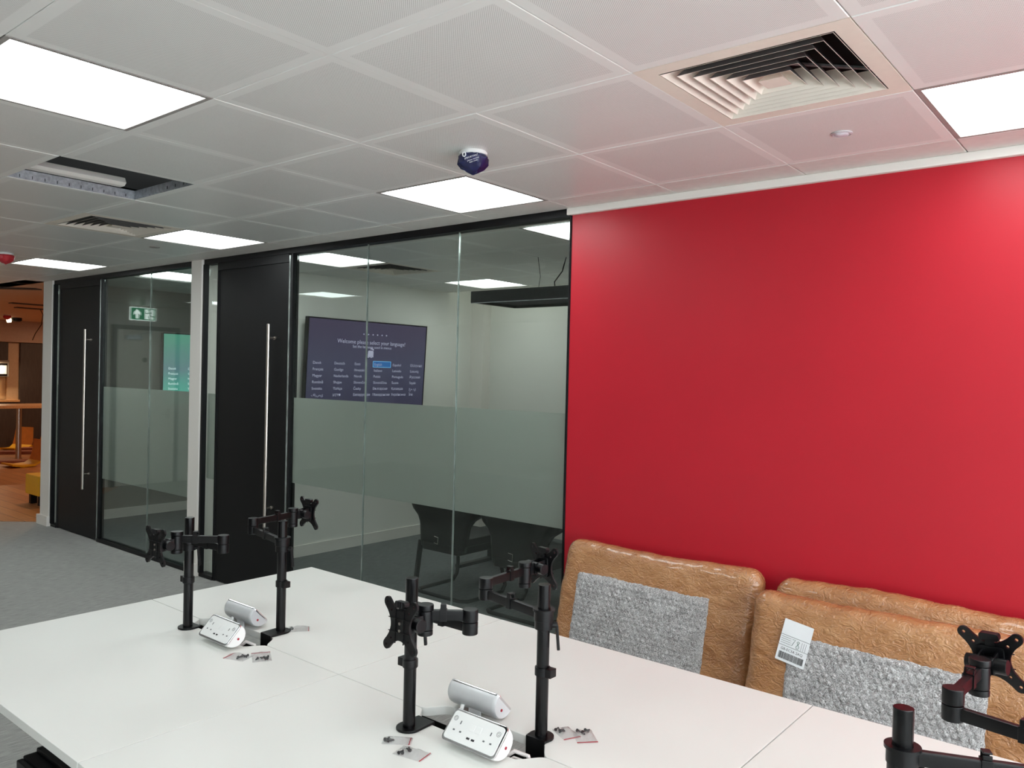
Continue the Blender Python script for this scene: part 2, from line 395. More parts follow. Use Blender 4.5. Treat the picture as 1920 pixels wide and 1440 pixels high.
def near(p, L): return any(abs(p[0]-q[0]) < .05 and abs(p[1]-q[1]) < .05 for q in L)
ceil = struct('ceiling', G().box(XL-.1, YB, H+.5, XR+.1, YW+.1, H+.55), M_dark)
for i in range(-16, 7):
    for j in range(-8, 4):
        x, y = i*.6, j*.6
        if near((x, y), LIGHTS+VENTS+[HOLE]): continue
        if j == 3:
            x0, x1 = x+.001, x+.599
            g = G().box(-.298, -.298, 0, .298, -.3+YW-1.803, .03)
            o = obj('ceiling_tile', g, M_tile_edge, ceil, .003, 0, loc=(x+.3, y+.3, H)); continue
        o = link('ceiling_tile', TM, None, ceil, (x+.3, y+.3, H+random.uniform(0, .0012)))
        o.rotation_euler = (random.uniform(-1, 1)*.0015, random.uniform(-1, 1)*.0015, random.choice((0, PI/2)))
def room_ceiling(x0, x1, y0, y1, ox, oy, skip):
    c = struct('ceiling', G().box(x0, y0, H+.3, x1, y1+.5, H+.34), M_room)
    i0 = math.floor((x0-ox)/.6); i1 = math.ceil((x1-ox)/.6); j0 = math.floor((y0-oy)/.6); j1 = math.ceil((y1-oy)/.6)
    for i in range(i0, i1):
        for j in range(j0, j1):
            a, b = ox+i*.6, oy+j*.6
            if near((a, b), skip): continue
            u0, u1, v0, v1 = max(a, x0), min(a+.6, x1), max(b, y0), min(b+.6, y1)
            if u1-u0 < .03 or v1-v0 < .03: continue
            if u1-u0 > .598 and v1-v0 > .598: link('ceiling_tile', TM, None, c, (a+.3, b+.3, H))
            else:
                xm, ym = (u0+u1)/2, (v0+v1)/2
                obj('ceiling_tile', G().box(u0+.001-xm, v0+.001-ym, 0, u1-.001-xm, v1-.001-ym, .03), M_tile_edge, c, 0, 0, loc=(xm, ym, H))
ROOM_L = [(-3.6, 2.3), (-3.6, 4.1), (-1.2, 2.3)]
room_ceiling(-4.2, .4, YW+.07, 4.8, 0, 2.3, ROOM_L+[(-3.6, 2.9)])
ROOM2_L = [(-5.85, 2.24)]
room_ceiling(-7.14, -4.37, YW+.07, 4.8, -5.85, 2.24, ROOM2_L)

# ------------------------------------------------------------------ ceiling lights
def light_panel(name, x, y, label, mat, group):
    t = thing(name, label, 'ceiling light', (x+.3, y+.3, H), group=group)
    g = G(); o, i = .2985, .283
    for a in range(4):
        R = Matrix.Rotation(a*PI/2, 4, 'Z')
        q = G().add([(-o,-o,0),(o,-o,0),(i,-i,0),(-i,-i,0),(-o,-o,.05),(o,-o,.05),(i,-i,.02),(-i,-i,.02)], [(0,1,2,3),(3,2,6,7),(0,4,5,1)])
        q.xf(R); g.add(q.v, q.f)
    obj('trim_frame', g, M_frame_light, t, 0, 0)
    obj('diffuser', G().box(-i, -i, .012, i, i, .022), mat, t, 0, 0)
    return t
LAB = {(-1.2, 1.2): 'square white LED ceiling panel just in front of the glass beside the red wall',
       (-3.6, 1.2): 'square white LED ceiling panel beside the far air vent, before the nearer black door',
       (-6.0, 1.2): 'small far white LED ceiling panel at left, before the farther black door',
       (-1.2, -.6): 'large bright LED ceiling panel at the upper left edge of the photo',
       (1.2, 1.2): 'bright LED ceiling panel at the upper right, close to the red wall and near vent'}
for x, y in LIGHTS:
    lb = LAB.get((x, y)); 
    light_panel('ceiling_light', x, y, lb or 'LED ceiling panel, %s row from the red wall, %s column from the left' % ({1.2: 'first', -.6: 'second', -2.4: 'third', -4.2: 'fourth'}[y], {-8.4: 'first', -6.0: 'second', -3.6: 'third', -1.2: 'fourth', 1.2: 'fifth', 3.6: 'sixth'}[x]), M_panel, 'office ceiling panels' if lb else 'ceiling panels out of frame')
for (x, y), lb in zip(ROOM_L, ('LED ceiling panel seen through the glass right of the nearer black door', 'LED ceiling panel behind the glass, deepest in the meeting room by the dark pendant', 'LED ceiling panel behind the glass, cut off by the red wall edge')):
    light_panel('meeting_room_light', x, y, lb, M_panel_room, 'meeting room ceiling panels')
for x, y in ROOM2_L:
    light_panel('meeting_room_light', x, y, 'LED ceiling panel behind the farther glass wall, above the green exit sign', M_panel_room, 'meeting room ceiling panels')

# ------------------------------------------------------------------ ceiling vents
def vent(x, y, label):
    t = thing('ceiling_vent', label, 'air vent', (x+.3, y+.3, H), group='square ceiling air vents')
    def ring(s0, z0, s1, z1, th=.0018):
        g = G(); v = [(-s0,-s0,z0),(s0,-s0,z0),(s0,s0,z0),(-s0,s0,z0),(-s1,-s1,z1),(s1,-s1,z1),(s1,s1,z1),(-s1,s1,z1)]
        v2 = [(a*(1-th/s0), b*(1-th/s0), c) for a, b, c in v[:4]]+[(a*(1-th/s0), b*(1-th/s0), c) for a, b, c in v[4:]]
        f = [(i,(i+1)%4,4+(i+1)%4,4+i) for i in range(4)]
        return G().add(v+v2, f+[tuple(q+8 for q in reversed(r)) for r in f]+[(i,8+i,8+(i+1)%4,(i+1)%4) for i in range(4)]+[(4+i,4+(i+1)%4,12+(i+1)%4,12+i) for i in range(4)])
    g = G()
    for a in range(4):
        q = G().add([(-.2985,-.2985,0),(.2985,-.2985,0),(.246,-.246,0),(-.246,-.246,0),(.246,-.246,.05),(-.246,-.246,.05),(-.2985,-.2985,.05),(.2985,-.2985,.05)], [(0,1,2,3),(3,2,4,5),(0,6,7,1)]).xf(Matrix.Rotation(a*PI/2, 4, 'Z')); g.add(q.v, q.f)
    obj('vent_frame', g, M_vent, t, 0, 0)
    for k in range(6):
        s = .243-.0345*k
        lv = obj('louvre', ring(s, -.001-.0004*k, s-.04, .05), M_vent, t, 0, 0); lv.data.materials.append(M_louvre_shade)
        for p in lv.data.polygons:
            c = p.center; p.material_index = 1 if (p.normal.x*c.x+p.normal.y*c.y > .001 and abs(p.normal.z) > .2 and p.area > .001) else 0  # outer blade faces take the painted shade
    obj('centre_plate', G().add([(-.036,-.036,-.003),(.036,-.036,-.003),(.036,.036,-.003),(-.036,.036,-.003),(-.012,-.012,.03),(.012,-.012,.03),(.012,.012,.03),(-.012,.012,.03)], [(3,2,1,0),(4,5,6,7),(0,1,5,4),(1,2,6,5),(2,3,7,6),(3,0,4,7)]), M_vent, t, 0, 0)
    g = G()
    for sx, sy in ((1,1),(1,-1),(-1,1),(-1,-1)): g.beam((.02*sx,.02*sy,.056),(.235*sx,.235*sy,.056),.012,.006)
    obj('cross_brace', g, M_galv, t, 0, 0)
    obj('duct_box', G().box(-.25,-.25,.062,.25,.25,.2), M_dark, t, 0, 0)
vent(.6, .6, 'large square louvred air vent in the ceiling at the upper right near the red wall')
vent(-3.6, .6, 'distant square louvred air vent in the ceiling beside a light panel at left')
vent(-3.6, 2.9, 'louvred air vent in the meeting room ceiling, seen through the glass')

# ------------------------------------------------------------------ the open tile
hx, hy = HOLE
t = thing('open_ceiling_bay', 'open ceiling bay with a missing tile, dark void and bare metal edges', 'ceiling opening', (hx+.3, hy+.3, H))
def edge_strip(x0, y0, x1, y1): return G().box(x0, y0, .002, x1, y1, .046)
obj('metal_edge', edge_strip(-.297, .292, .297, .297), M_galv, t, 0, 0)
obj('metal_edge', edge_strip(-.297, -.297, -.292, .292), M_galv, t, 0, 0)
g = G()
for k in range(10): g.box(-.2925, -.25+.055*k, .008, -.291, -.247+.055*k, .022)
for k in range(3): g.box(.05+.08*k, .2905, .012, .054+.08*k, .2925, .026)
obj('slot_marks', g, M_dark, t, 0, 0)['kind'] = 'stuff'
P = [(-.29, .049), (-.245, .050), (-.225, .064), (-.24, .092), (-.29, .098)]
g = G().prism(P, -.29, .22, Matrix(((1, 0, 0, 0), (0, 0, 1, 0), (0, 1, 0, 0), (0, 0, 0, 1))))
obj('white_duct_section', g, M_white, t, .004, 30)

# ------------------------------------------------------------------ small ceiling devices
def smoke(x, y, label, bag, print_=True):
    t = thing('smoke_detector', label, 'smoke detector', (x, y, H), (0, 0, math.radians(40)))
    obj('base_ring', G().lathe([(0, 0), (.053, 0), (.056, -.004), (.056, -.013), (.05, -.018), (0, -.018)]), M_plas_w, t)
    random.seed(3); prof = [(.052, -.014), (.062, -.028), (.060, -.05), (.044, -.066), (.022, -.078), (.004, -.088), (0, -.089)]
    g = G(); n = 28; m = len(prof); v = []; f = []
    for i in range(n):
        a = 2*PI*i/n
        for k, (r, z) in enumerate(prof):
            rr = r*(1+.10*random.uniform(-1, 1)*(0 < k < m-2)); v.append((rr*math.cos(a), rr*math.sin(a), z+random.uniform(-1, 1)*.003*(k > 0)))
    for i in range(n):
        j = (i+1) % n; f += [(i*m+k, j*m+k, j*m+k+1, i*m+k+1) for k in range(m-1)]
    obj('dust_bag', g.add(v, f), bag, t, 0, 25)
    if print_:
        M = Matrix.Rotation(math.radians(-8), 4, 'Z') @ Matrix.Translation((0, -.0655, -.045)) @ Matrix.Rotation(math.radians(90), 4, 'X')
        text_mesh([('IMPORTANT', -.02, .004, .010, 'LEFT'), ('please remove', -.012, -.006, .008, 'LEFT'), ('dust cover', -.006, -.014, .008, 'LEFT')], 'printed_text', M_paper, t, M @ Matrix.Rotation(math.radians(18), 4, 'Z'))
        g = G(); g.tube([(-.032+.006*math.cos(a*PI/8), -.0585, -.026+.008*math.sin(a*PI/8)) for a in range(16)], .0022, 6, True)
        obj('printed_ring', g, M_paper, t)
smoke(-.322, .94, 'smoke detector under a crumpled navy dust bag with white print', M_bluebag)
smoke(-5.29, .95, 'far smoke detector under a red dust cover at the left edge', M_redlamp, False)
t = thing('motion_sensor', 'small round flush sensor in the ceiling below the near air vent', 'sensor', (.9, 1.505, H))
obj('bezel', G().lathe([(0, 0), (.036, 0), (.036, -.003), (.03, -.006), (.028, -.004), (0, -.004)]), pm('sensor_grey', (188, 182, 186), .35), t)
obj('lens', G().lathe([(.026, -.003), (.02, -.008), (.01, -.0105), (0, -.011)], 24), pm('sensor_lens', (205, 204, 212), .2), t)
t = thing('motion_sensor', 'tiny round flush sensor in the ceiling left of the far light panel', 'sensor', (-3.9, 1.453, H))
obj('bezel', G().lathe([(0, 0), (.036, 0), (.036, -.003), (.03, -.006), (0, -.006)]), M_frame_light, t)

# ------------------------------------------------------------------ glass partitions and doors
def glazing(name, x0, x1, seams, frost_z, rf, left_frame=True):
    w_ = struct_empty(name)
    obj('head_frame', G().box(x0, YW-.012, 2.498, x1, YW+.06, H), M_black, w_, .002)
    obj('sill_frame', G().box(x0, YW-.012, 0, x1, YW+.06, .032), M_black, w_, .002)
    obj('side_frame', G().box(x1-rf, YW-.008, .032, x1, YW+.03, 2.498), M_black, w_, .001)
    if left_frame: obj('side_frame', G().box(x0, YW-.005, .032, x0+.02, YW+.05, 2.498), M_black, w_, .002)
    xs = [x0+.02]+seams+[x1-rf]
    for a, b in zip(xs[:-1], xs[1:]):
        obj('glass_pane', G().box(a+.003, YW+.014, .032, b-.003, YW+.024, 2.498), M_glass, w_, 0, 0)
        obj('frosted_band', G().box(a+.003, YW+.0245, frost_z[0], b-.003, YW+.026, frost_z[1]), M_frost, w_, 0, 0)
    for s in seams: obj('glass_joint', G().box(s-.002, YW+.013, .032, s+.002, YW+.025, 2.498), M_glassedge, w_, 0, 0)
    return w_
glazing('window_1', -3.04, -.614, [-2.235, -1.426], (.87, 1.477), .006)
glazing('window_2', -6.06, -4.366, [-5.13], (.60, 1.475), .014)
def door_unit(n, xs0, xs1, xd0, xd1, hx_, hz0, hz1):
    d = struct_empty('door_%d' % n)
    obj('head_frame', G().box(xs0, YW-.012, 2.5, xd1, YW+.06, H), M_black, d, .002)
    obj('sill_frame', G().box(xs0, YW-.012, 0, xs1, YW+.06, .03), M_black, d, .002)
    obj('side_frame', G().box(xs0, YW-.02, .03, xs0+.026, YW+.02, 2.5), M_black, d, .003)
    obj('mullion', G().box(xs1-.012, YW-.004, 0, xs1+.02, YW+.04, 2.5), M_black, d, .003)
    obj('glass_pane', G().box(xs0+.03, YW+.014, .03, xs1-.02, YW+.024, 2.5), M_glass, d, 0, 0)
    obj('frosted_band', G().box(xs0+.03, YW+.0245, .79, xs1-.02, YW+.026, 1.47), M_frost, d, 0, 0)
    lf = obj('door_leaf', G().box(xd0+.004, YW+.0, .008, xd1-.028, YW+.045, 2.44), M_doorblack, d, .002)
    g = G()
    for a in ((xd0, 2.44, xd1-.024, 2.5), (xd0, 0, xd0+.004, 2.44)): g.box(a[0], YW-.008, a[1], a[2], YW+.055, a[3])
    obj('door_frame', g, M_black, d, .002)
    obj('edge_strip', G().box(xd1-.022, YW-.006, .008, xd1-.008, YW+.05, 2.49), M_glassedge, d, .002)
    obj('jamb', G().box(xd1-.008, YW-.0, 0, xd1+.0, YW+.055, 2.49), M_black, d, .002)
    hnd = obj('pull_handle', G().cyl((hx_, YW-.06, hz0), (hx_, YW-.06, hz1), .0125, 20), M_steel, d, .002)
    L = hz1-hz0
    for zz in (hz0+.12*L/1.45+.02, hz1-.1):
        g = G().cyl((hx_, YW-.06, zz), (hx_, YW-.004, zz), .007, 14).cyl((hx_, YW-.012, zz), (hx_, YW+.002, zz), .012, 14)
        obj('handle_post', g, M_steel, hnd, 0)
    return d
door_unit(1, -4.2, -4.0, -4.0, -3.04, -3.22, .53, 2.0)
door_unit(2, -7.135, -7.0, -7.0, -6.06, -6.26, .48, 2.02)
struct('trim_2', G().box(-.614, YW-.003, 0, -.609, YW-.0005, 2.505), M_dark)      # shadow gap between glass and red wall

# ------------------------------------------------------------------ screens in the meeting rooms
LANG = [["Dansk", "Deutsch", "Eesti", "English", "Español", "Ελληνικά"], ["Français", "Gaeilge", "Hrvatski", "Italiano", "Latviešu", "Lietuvių"],
        ["Magyar", "Nederlands", "Norsk", "Polski", "Português", "Русский"], ["Română", "Shqipe", "Slovenčina", "Slovenščina", "Suomi", "Srpski"],
        ["Svenska", "Türkçe", "Česky", "Български", "Қазақша", "عربي"], ["فارسی", "עברית", "Беларуская", "Македонски", "Українська", "ไทย"]]
def television(label, loc, tilt, mscr, mtx, full):
    t = thing('television', label, 'screen', loc, (0, tilt, 0), group='meeting room wall screens')
    W, Hh = 1.45, .83                    # local: +x towards the viewer, y along the wall, z up
    obj('housing', G().box(-.05, -W/2, -Hh/2, -.004, W/2, Hh/2), M_plas, t, .004)
    obj('bezel', G().box(-.012, -W/2, -Hh/2, 0, W/2, -Hh/2+.014).box(-.012, -W/2, Hh/2-.011, 0, W/2, Hh/2).box(-.012, -W/2, -Hh/2+.014, 0, -W/2+.011, Hh/2-.011).box(-.012, W/2-.011, -Hh/2+.014, 0, W/2, Hh/2-.011), M_plas, t)
    obj('wall_bracket', G().box(-.085, -.25, -.2, -.05, .25, .2), M_black, t, .003)
    obj('display', G().box(-.006, -W/2+.011, -Hh/2+.014, -.003, W/2-.011, Hh/2-.011), mscr, t, 0, 0)
    M = Matrix(((0, 0, 1, .0005), (1, 0, 0, 0), (0, 1, 0, 0), (0, 0, 0, 1))); MI = M @ Matrix.Translation((0, .078, 0)); MH = M @ Matrix.Translation((0, .03, 0))
    it = []
    for r, row in enumerate(LANG):
        for c, s in enumerate(row): it.append((s, -.655+c*.235, -.001-r*.0578, .036, 'LEFT'))
    if full:
        text_mesh([('Welcome please select your language!', 0.02, .198, .054, 'CENTER'), ('Set the language used in menus', .02, .16, .038, 'CENTER')], 'heading_text', mtx, t, M)
        g = G().prism(rrect(-.032, .012, .034, .062, .014), 0, .0006, MI)
        for k in range(4): g.prism(rrect(-.034+.018*k, -.008+.006*(k % 2), -.02+.018*k, .03, .006), .0, .0007, MI)
        g.tube([MI @ Vector((.012+.018*math.cos(a*PI/8), .066+.014*math.sin(a*PI/8), .0003)) for a in range(0, 7)], .006, 6)
        obj('hand_icon', g, mtx, t, 0, 0)['kind'] = 'stuff'
        obj('highlight_box', G().prism(rrect(.035, -.047, .262, .013, .006), 0, .0004, MH), M_scrline, t, 0, 0)
        obj('highlight_fill', G().prism(rrect(.039, -.043, .258, .009, .005), .0001, .0006, MH), M_scrblue, t, 0, 0)
        g = G()
        for k in range(6): g.prism(rrect(-.1+.056*k, .285, -.088+.056*k, .297, .004), 0, .0006, M)
        obj('progress_dots', g, mtx, t, 0, 0)['kind'] = 'stuff'
    text_mesh([(a, b, c, d, e) for a, b, c, d, e in it], 'language_text', mtx, t, Matrix.Translation((.0008, 0, 0)) @ M)
television('dark violet wall screen asking to select a language, behind the nearer glass wall', (-4.075, 3.64, 1.735), math.radians(3), M_scr1, M_scrtext, True)
television('teal lit wall screen listing languages, behind the farther glass wall', (-7.02, 3.84, 1.65), 0, M_scr2, M_scrtext2, False)

# pendant in meeting room
t = thing('pendant_light', 'long black rectangular pendant hanging behind the glass, unlit', 'pendant lamp', (-1.05, 3.27, 2.2))
g = G()
for a, b, c, d in ((-1.17, -.26, 1.17, -.235), (-1.17, .235, 1.17, .26), (-1.17, -.235, -1.145, .235), (1.145, -.235, 1.17, .235)): g.box(a, b, 0, c, d, .085)
obj('housing', g, M_black, t, .002)
obj('lower_lip', G().box(-1.165, -.262, -.004, 1.165, -.25, .0), M_galv, t)
obj('acoustic_infill', G().box(-1.145, -.235, .02, 1.145, .235, .06), pm('charcoal_felt', (52, 52, 58), .9), t)
for sx in (-.75, .75):
    obj('hanging_wire', G().tube([(sx, .0, .06), (sx+.01, .02, .2), (sx, .0, .34)], .002, 6), M_black, t)
obj('power_cord', G().tube([(-.62, .05, .06), (-.64, .06, .16), (-.6, .1, .24), (-.57, .1, .34)], .0045, 8), M_black, t)

# meeting room table and chairs
t = thing('meeting_table', 'white meeting table on a black T leg, behind the frosted glass', 'table', (-1.45, 4.13, 0))
obj('table_top', G().box(-1.55, -.6, .705, 1.4, .6, .73), M_table, t, .003)
for sx in (-1.47, 1.2):
    obj('table_leg', G().box(sx-.03, -.03, .03, sx+.03, .03, .705).box(sx-.03, -.45, 0, sx+.03, .45, .03), M_black, t, .004)
def meeting_chair(x, y, label, extra):
    t = thing('meeting_chair', label, 'chair', (x, y, 0), group='black meeting chairs')
    # back and arms: one shell wrapping round; rear at y=0, opening towards +y
    nu, nv = 20, 10; v = []; f = []
    for j in range(nv+1):
        q = j/nv; z = .36+q*.46
        hw = .215+.02*q + .10*max(0, min(1, (q-.42)/.22))**1.6
        arm = .02+.10*q+.20*max(0, (q-.45)/.55)
        if q > .8: arm -= .16*(q-.8)/.2
        for i in range(nu+1):
            s = -1+2*i/nu; a = abs(s)
            xx = math.copysign(hw*min(1, a/.78), s) if a < .78 else math.copysign(hw+.02*(a-.78)/.22*q, s)
            yy = (0 if a < .62 else (a-.62)**2*.25) - .03*q + (arm*(a-.78)/.22 if a > .78 else 0)
            v.append((xx, yy, z))
    for j in range(nv):
        for i in range(nu):
            k = j*(nu+1)+i; f.append((k, k+1, k+nu+2, k+nu+1))
    me = mesh(G().add(v, f), 'back_shell', 0, 60)
    o = link('back_shell', me, M_chairblack, t); md = o.modifiers.new('s', 'SOLIDIFY'); md.thickness = .014
    g = G().prism(rrect(-.225, .0, .225, .5, .05), .40, .46)
    obj('seat', g, M_chairblack, t, .012)
    obj('seat_pan', G().prism(rrect(-.2, -.01, .2, .44, .04), .34, .40), M_chairblack, t, .01)
    # floor loop and front legs
    pts = []
    pts += [(-.20, .40, .38), (-.235, .45, .16), (-.255, .46, .06), (-.258, .42, .013), (-.26, .1, .012), (-.255, .03, .012), (-.21, -.005, .012), (.21, -.005, .012), (.255, .03, .012), (.26, .1, .012), (.258, .42, .013), (.255, .46, .06), (.235, .45, .16), (.20, .40, .38)]
    P = []
    for a, b in zip(pts[:-1], pts[1:]):
        for k in range(4): P.append(tuple(a[i]+(b[i]-a[i])*k/4 for i in range(3)))
    P.append(pts[-1])
    obj('sled_frame', G().tube(P, .015, 10), M_black, t)
    if extra: obj('rear_leg', G().beam((-.225, .02, .40), (-.262, -.0, .015), .026, .036, (0, 1, 0)), M_black, t, .004)
    obj('chrome_link', G().tube([(-.03, -.035, .46), (.01, -.035, .455), (.005, -.035, .405), (-.035, -.03, .41)], .002, 6), M_steel, t)
meeting_chair(-2.38, 2.91, 'black shell meeting chair behind the glass, left one of the two', True)
meeting_chair(-1.63, 2.87, 'black shell meeting chair behind the glass, right one next to the red wall', False)

# ------------------------------------------------------------------ fire door and exit sign on the left wall (they show as reflections in the far glass)
d = struct_empty('door_3')
dy0, dy1, dz = -.53, .43, 2.25
obj('door_leaf', G().box(XL+.003, dy0+.06, .01, XL+.045, dy1-.06, dz-.06), M_doorgrey, d, .002)
obj('door_frame', G().box(XL, dy0, 0, XL+.06, dy0+.06, dz).box(XL, dy1-.06, 0, XL+.06, dy1, dz).box(XL, dy0+.06, dz-.06, XL+.06, dy1-.06, dz), M_doorframe, d, .002)
obj('door_closer', G().box(XL+.045, .04, dz-.2, XL+.09, .26, dz-.14).beam((XL+.07, .1, dz-.13), (XL+.1, -.1, dz-.08), .015, .01), M_galv, d, .002)
obj('fire_disc', G().cyl((XL+.045, -.02, 1.77), (XL+.048, -.02, 1.77), .035, 24), M_doorframe, d)
obj('lever_handle', G().cyl((XL+.045, -.37, 1.0), (XL+.1, -.37, 1.0), .011, 12).cyl((XL+.1, -.37, 1.0), (XL+.1, -.25, 1.0), .01, 12).box(XL+.045, -.40, .93, XL+.05, -.34, 1.07), M_steel, d)
t = thing('exit_sign', 'green emergency exit sign with white arrow and running figure, mirrored in the far glass', 'exit sign', (XL+.01, .0, 2.42))
MS = Matrix(((0, 0, 1, 0), (1, 0, 0, 0), (0, 1, 0, 0), (0, 0, 0, 1)))
obj('sign_face', G().prism(rrect(-.175, -.083, .175, .083, .004), -.009, .003, MS), M_green, t, 0, 0)
obj('sign_border', G().prism(rrect(-.182, -.09, .182, .09, .004), -.0095, .001, MS), M_signwhite, t, 0, 0)
obj('arrow', G().prism([(.022, -.068), (.058, -.068), (.058, .005), (.088, -.022), (.088, .018), (.04, .066), (-.008, .018), (-.008, -.022), (.022, .005)], .003, .005, Matrix.Translation((0, .045, 0)) @ MS), M_signwhite, t, 0, 0)
obj('doorway', G().prism([(-.15, -.07), (-.025, -.07), (-.025, .07), (-.15, .07)], .003, .0045, MS), M_signwhite, t, 0, 0)
g = G().cyl(MS @ Vector((-.085, .055, .0045)), MS @ Vector((-.085, .055, .006)), .014, 16)
for a, b in (((-.09, .035), (-.1, -.01)), ((-.09, .03), (-.06, .005)), ((-.06, .005), (-.035, .02)), ((-.09, .03), (-.125, .02)), ((-.1, -.01), (-.13, -.03)), ((-.13, -.03), (-.155, -.03)), ((-.1, -.01), (-.08, -.04)), ((-.08, -.04), (-.1, -.075))):
    pa, pb = MS @ Vector((a[0], a[1], .0055)), MS @ Vector((b[0], b[1], .0055)); g.beam(pa, pb, .013, .002, (1, 0, 0)) if False else g.cyl(pa, pb, .006, 8)
obj('running_figure', g, M_green, t, 0, 0)

# ------------------------------------------------------------------ bench desks
XS = [-1.355, -.162, 1.028, 2.218]; YS = .205; Y0, Y1 = -.565, .985; DZ = .73
def desk(x0, x1, front, label):
    xm = (x0+x1)/2; t = thing('bench_desk', label, 'desk', (xm, YS, 0), group='white bench desks')
    hw = (x1-x0)/2-.0012; s = -1 if front else 1; dep = (YS-Y0) if front else (Y1-YS)
    c = -.008; prof = []
    for k in range(9):
        q = k/8; e = q*q*(3-2*q); prof.append((c-.222+.06*q, .0012+.058*e))
    cut = prof+[(-a[0]+2*c, a[1]) for a in reversed(prof)]
    poly = [(-hw, .0012)]+cut+[(hw, .0012), (hw, dep), (-hw, dep)]
    poly = [(a, b*s) for a, b in poly]
    obj('desktop', G().prism(poly, DZ-.025, DZ), M_desk, t, .0022)
    for sx in (-hw+.06, hw-.06):
        a, b = sorted((s*.03, s*(dep-.06))); 
        obj('leg_frame', G().box(sx-.025, a, .66, sx+.025, b, .705).box(sx-.025, s*(dep-.14)-.025, 0, sx+.025, s*(dep-.14)+.025, .66), M_black, t, .003)
    yb = sorted((s*(dep-.32), s*(dep-.28))); obj('beam', G().box(-hw+.085, yb[0], .65, hw-.085, yb[1], .7), M_black, t, .002)
for i in range(3):
    where = ('far left bay', 'middle bay', 'right bay by the camera')[i]
    desk(XS[i], XS[i+1], True, 'white bench desktop on the near side of the seam, %s' % where)
    desk(XS[i], XS[i+1], False, 'white bench desktop on the glass side of the seam, %s' % where)
for i, nm in enumerate(('far left', 'middle', 'right')):
    x0, x1 = XS[i]+.1, XS[i+1]-.1
    t = thing('cable_tray', 'black cable tray under the %s desk cut-out' % nm, 'cable tray', ((x0+x1)/2, YS, .5), group='cable trays')
    L = (x1-x0)/2
    obj('tray', G().box(-L, -.13, .0, L, .13, .004).box(-L, -.13, .004, L, -.126, .13).box(-L, .126, .004, L, .13, .13), M_dark, t, 0, 0)
t = thing('drawer_pedestal', 'black mobile drawer pedestal under the near edge of the left desk', 'pedestal', (-.44, -.23, 0))
obj('carcass', G().box(-.18, -.29, .06, .18, .29, .585), M_black, t, .004)
obj('top_pad', G().box(-.17, -.26, .585, .17, .29, .60), M_plas, t, .004)
for z0, z1 in ((.07, .25), (.255, .415), (.42, .58)): obj('drawer', G().box(-.175, -.308, z0, .175, -.2915, z1), M_plas, t, .003)
for sx in (-.14, .14):
    for sy in (-.24, .24): obj('castor', G().cyl((sx-.012, sy, .025), (sx+.012, sy, .025), .025, 16).box(sx-.02, sy-.02, .045, sx+.02, sy+.02, .062), M_plas, t)

# ------------------------------------------------------------------ monitor arms
def xplate():
    bm = bmesh.new(); R = .0125; D_ = .052
    out = []
    for k in range(4):
        a0 = math.radians(45+90*k); cx, cy = D_*math.sqrt(2)*math.cos(a0)*.98, D_*math.sqrt(2)*math.sin(a0)*.98
        for i in range(9):
            a = a0-PI/2*1.05+PI*1.05*i/8; out.append((cx+R*math.cos(a), cy+R*math.sin(a)))
        a1 = a0+PI/4; p = Vector(out[-1]); a2 = math.radians(45+90*(k+1))
        q = Vector((D_*math.sqrt(2)*math.cos(a2)*.98+R*math.cos(a2-PI/2*1.05), D_*math.sqrt(2)*math.sin(a2)*.98+R*math.sin(a2-PI/2*1.05)))
        ctl = Vector((math.cos(a1), math.sin(a1)))*.012
        for i in range(1, 9):
            s = i/9; b = p*(1-s)**2+ctl*2*s*(1-s)+q*s*s; out.append((b.x, b.y))
    loops = [out]
    for k in range(4):
        a0 = math.radians(45+90*k)
        for rr, hr in ((D_*math.sqrt(2)*.98, .0038), (.047, .0034)):
            loops.append([(rr*math.cos(a0)+hr*math.cos(2*PI*i/10), rr*math.sin(a0)+hr*math.sin(2*PI*i/10)) for i in range(10)])
    es = []
    for L in loops:
        vs_ = [bm.verts.new((a, b, 0)) for a, b in L]
        es += [bm.edges.new((vs_[i], vs_[(i+1) % len(vs_)])) for i in range(len(vs_))]
    bmesh.ops.triangle_fill(bm, use_beauty=True, use_dissolve=False, edges=es)
    g = bmesh.ops.extrude_face_region(bm, geom=list(bm.faces))
    for v in g['geom']:
        if isinstance(v, bmesh.types.BMVert): v.co.z += .006
    me = bpy.data.meshes.new('vesa_plate'); bm.to_mesh(me); bm.free(); return finish(me, 0, 30)
XP = xplate(); XP.materials.append(M_plas)
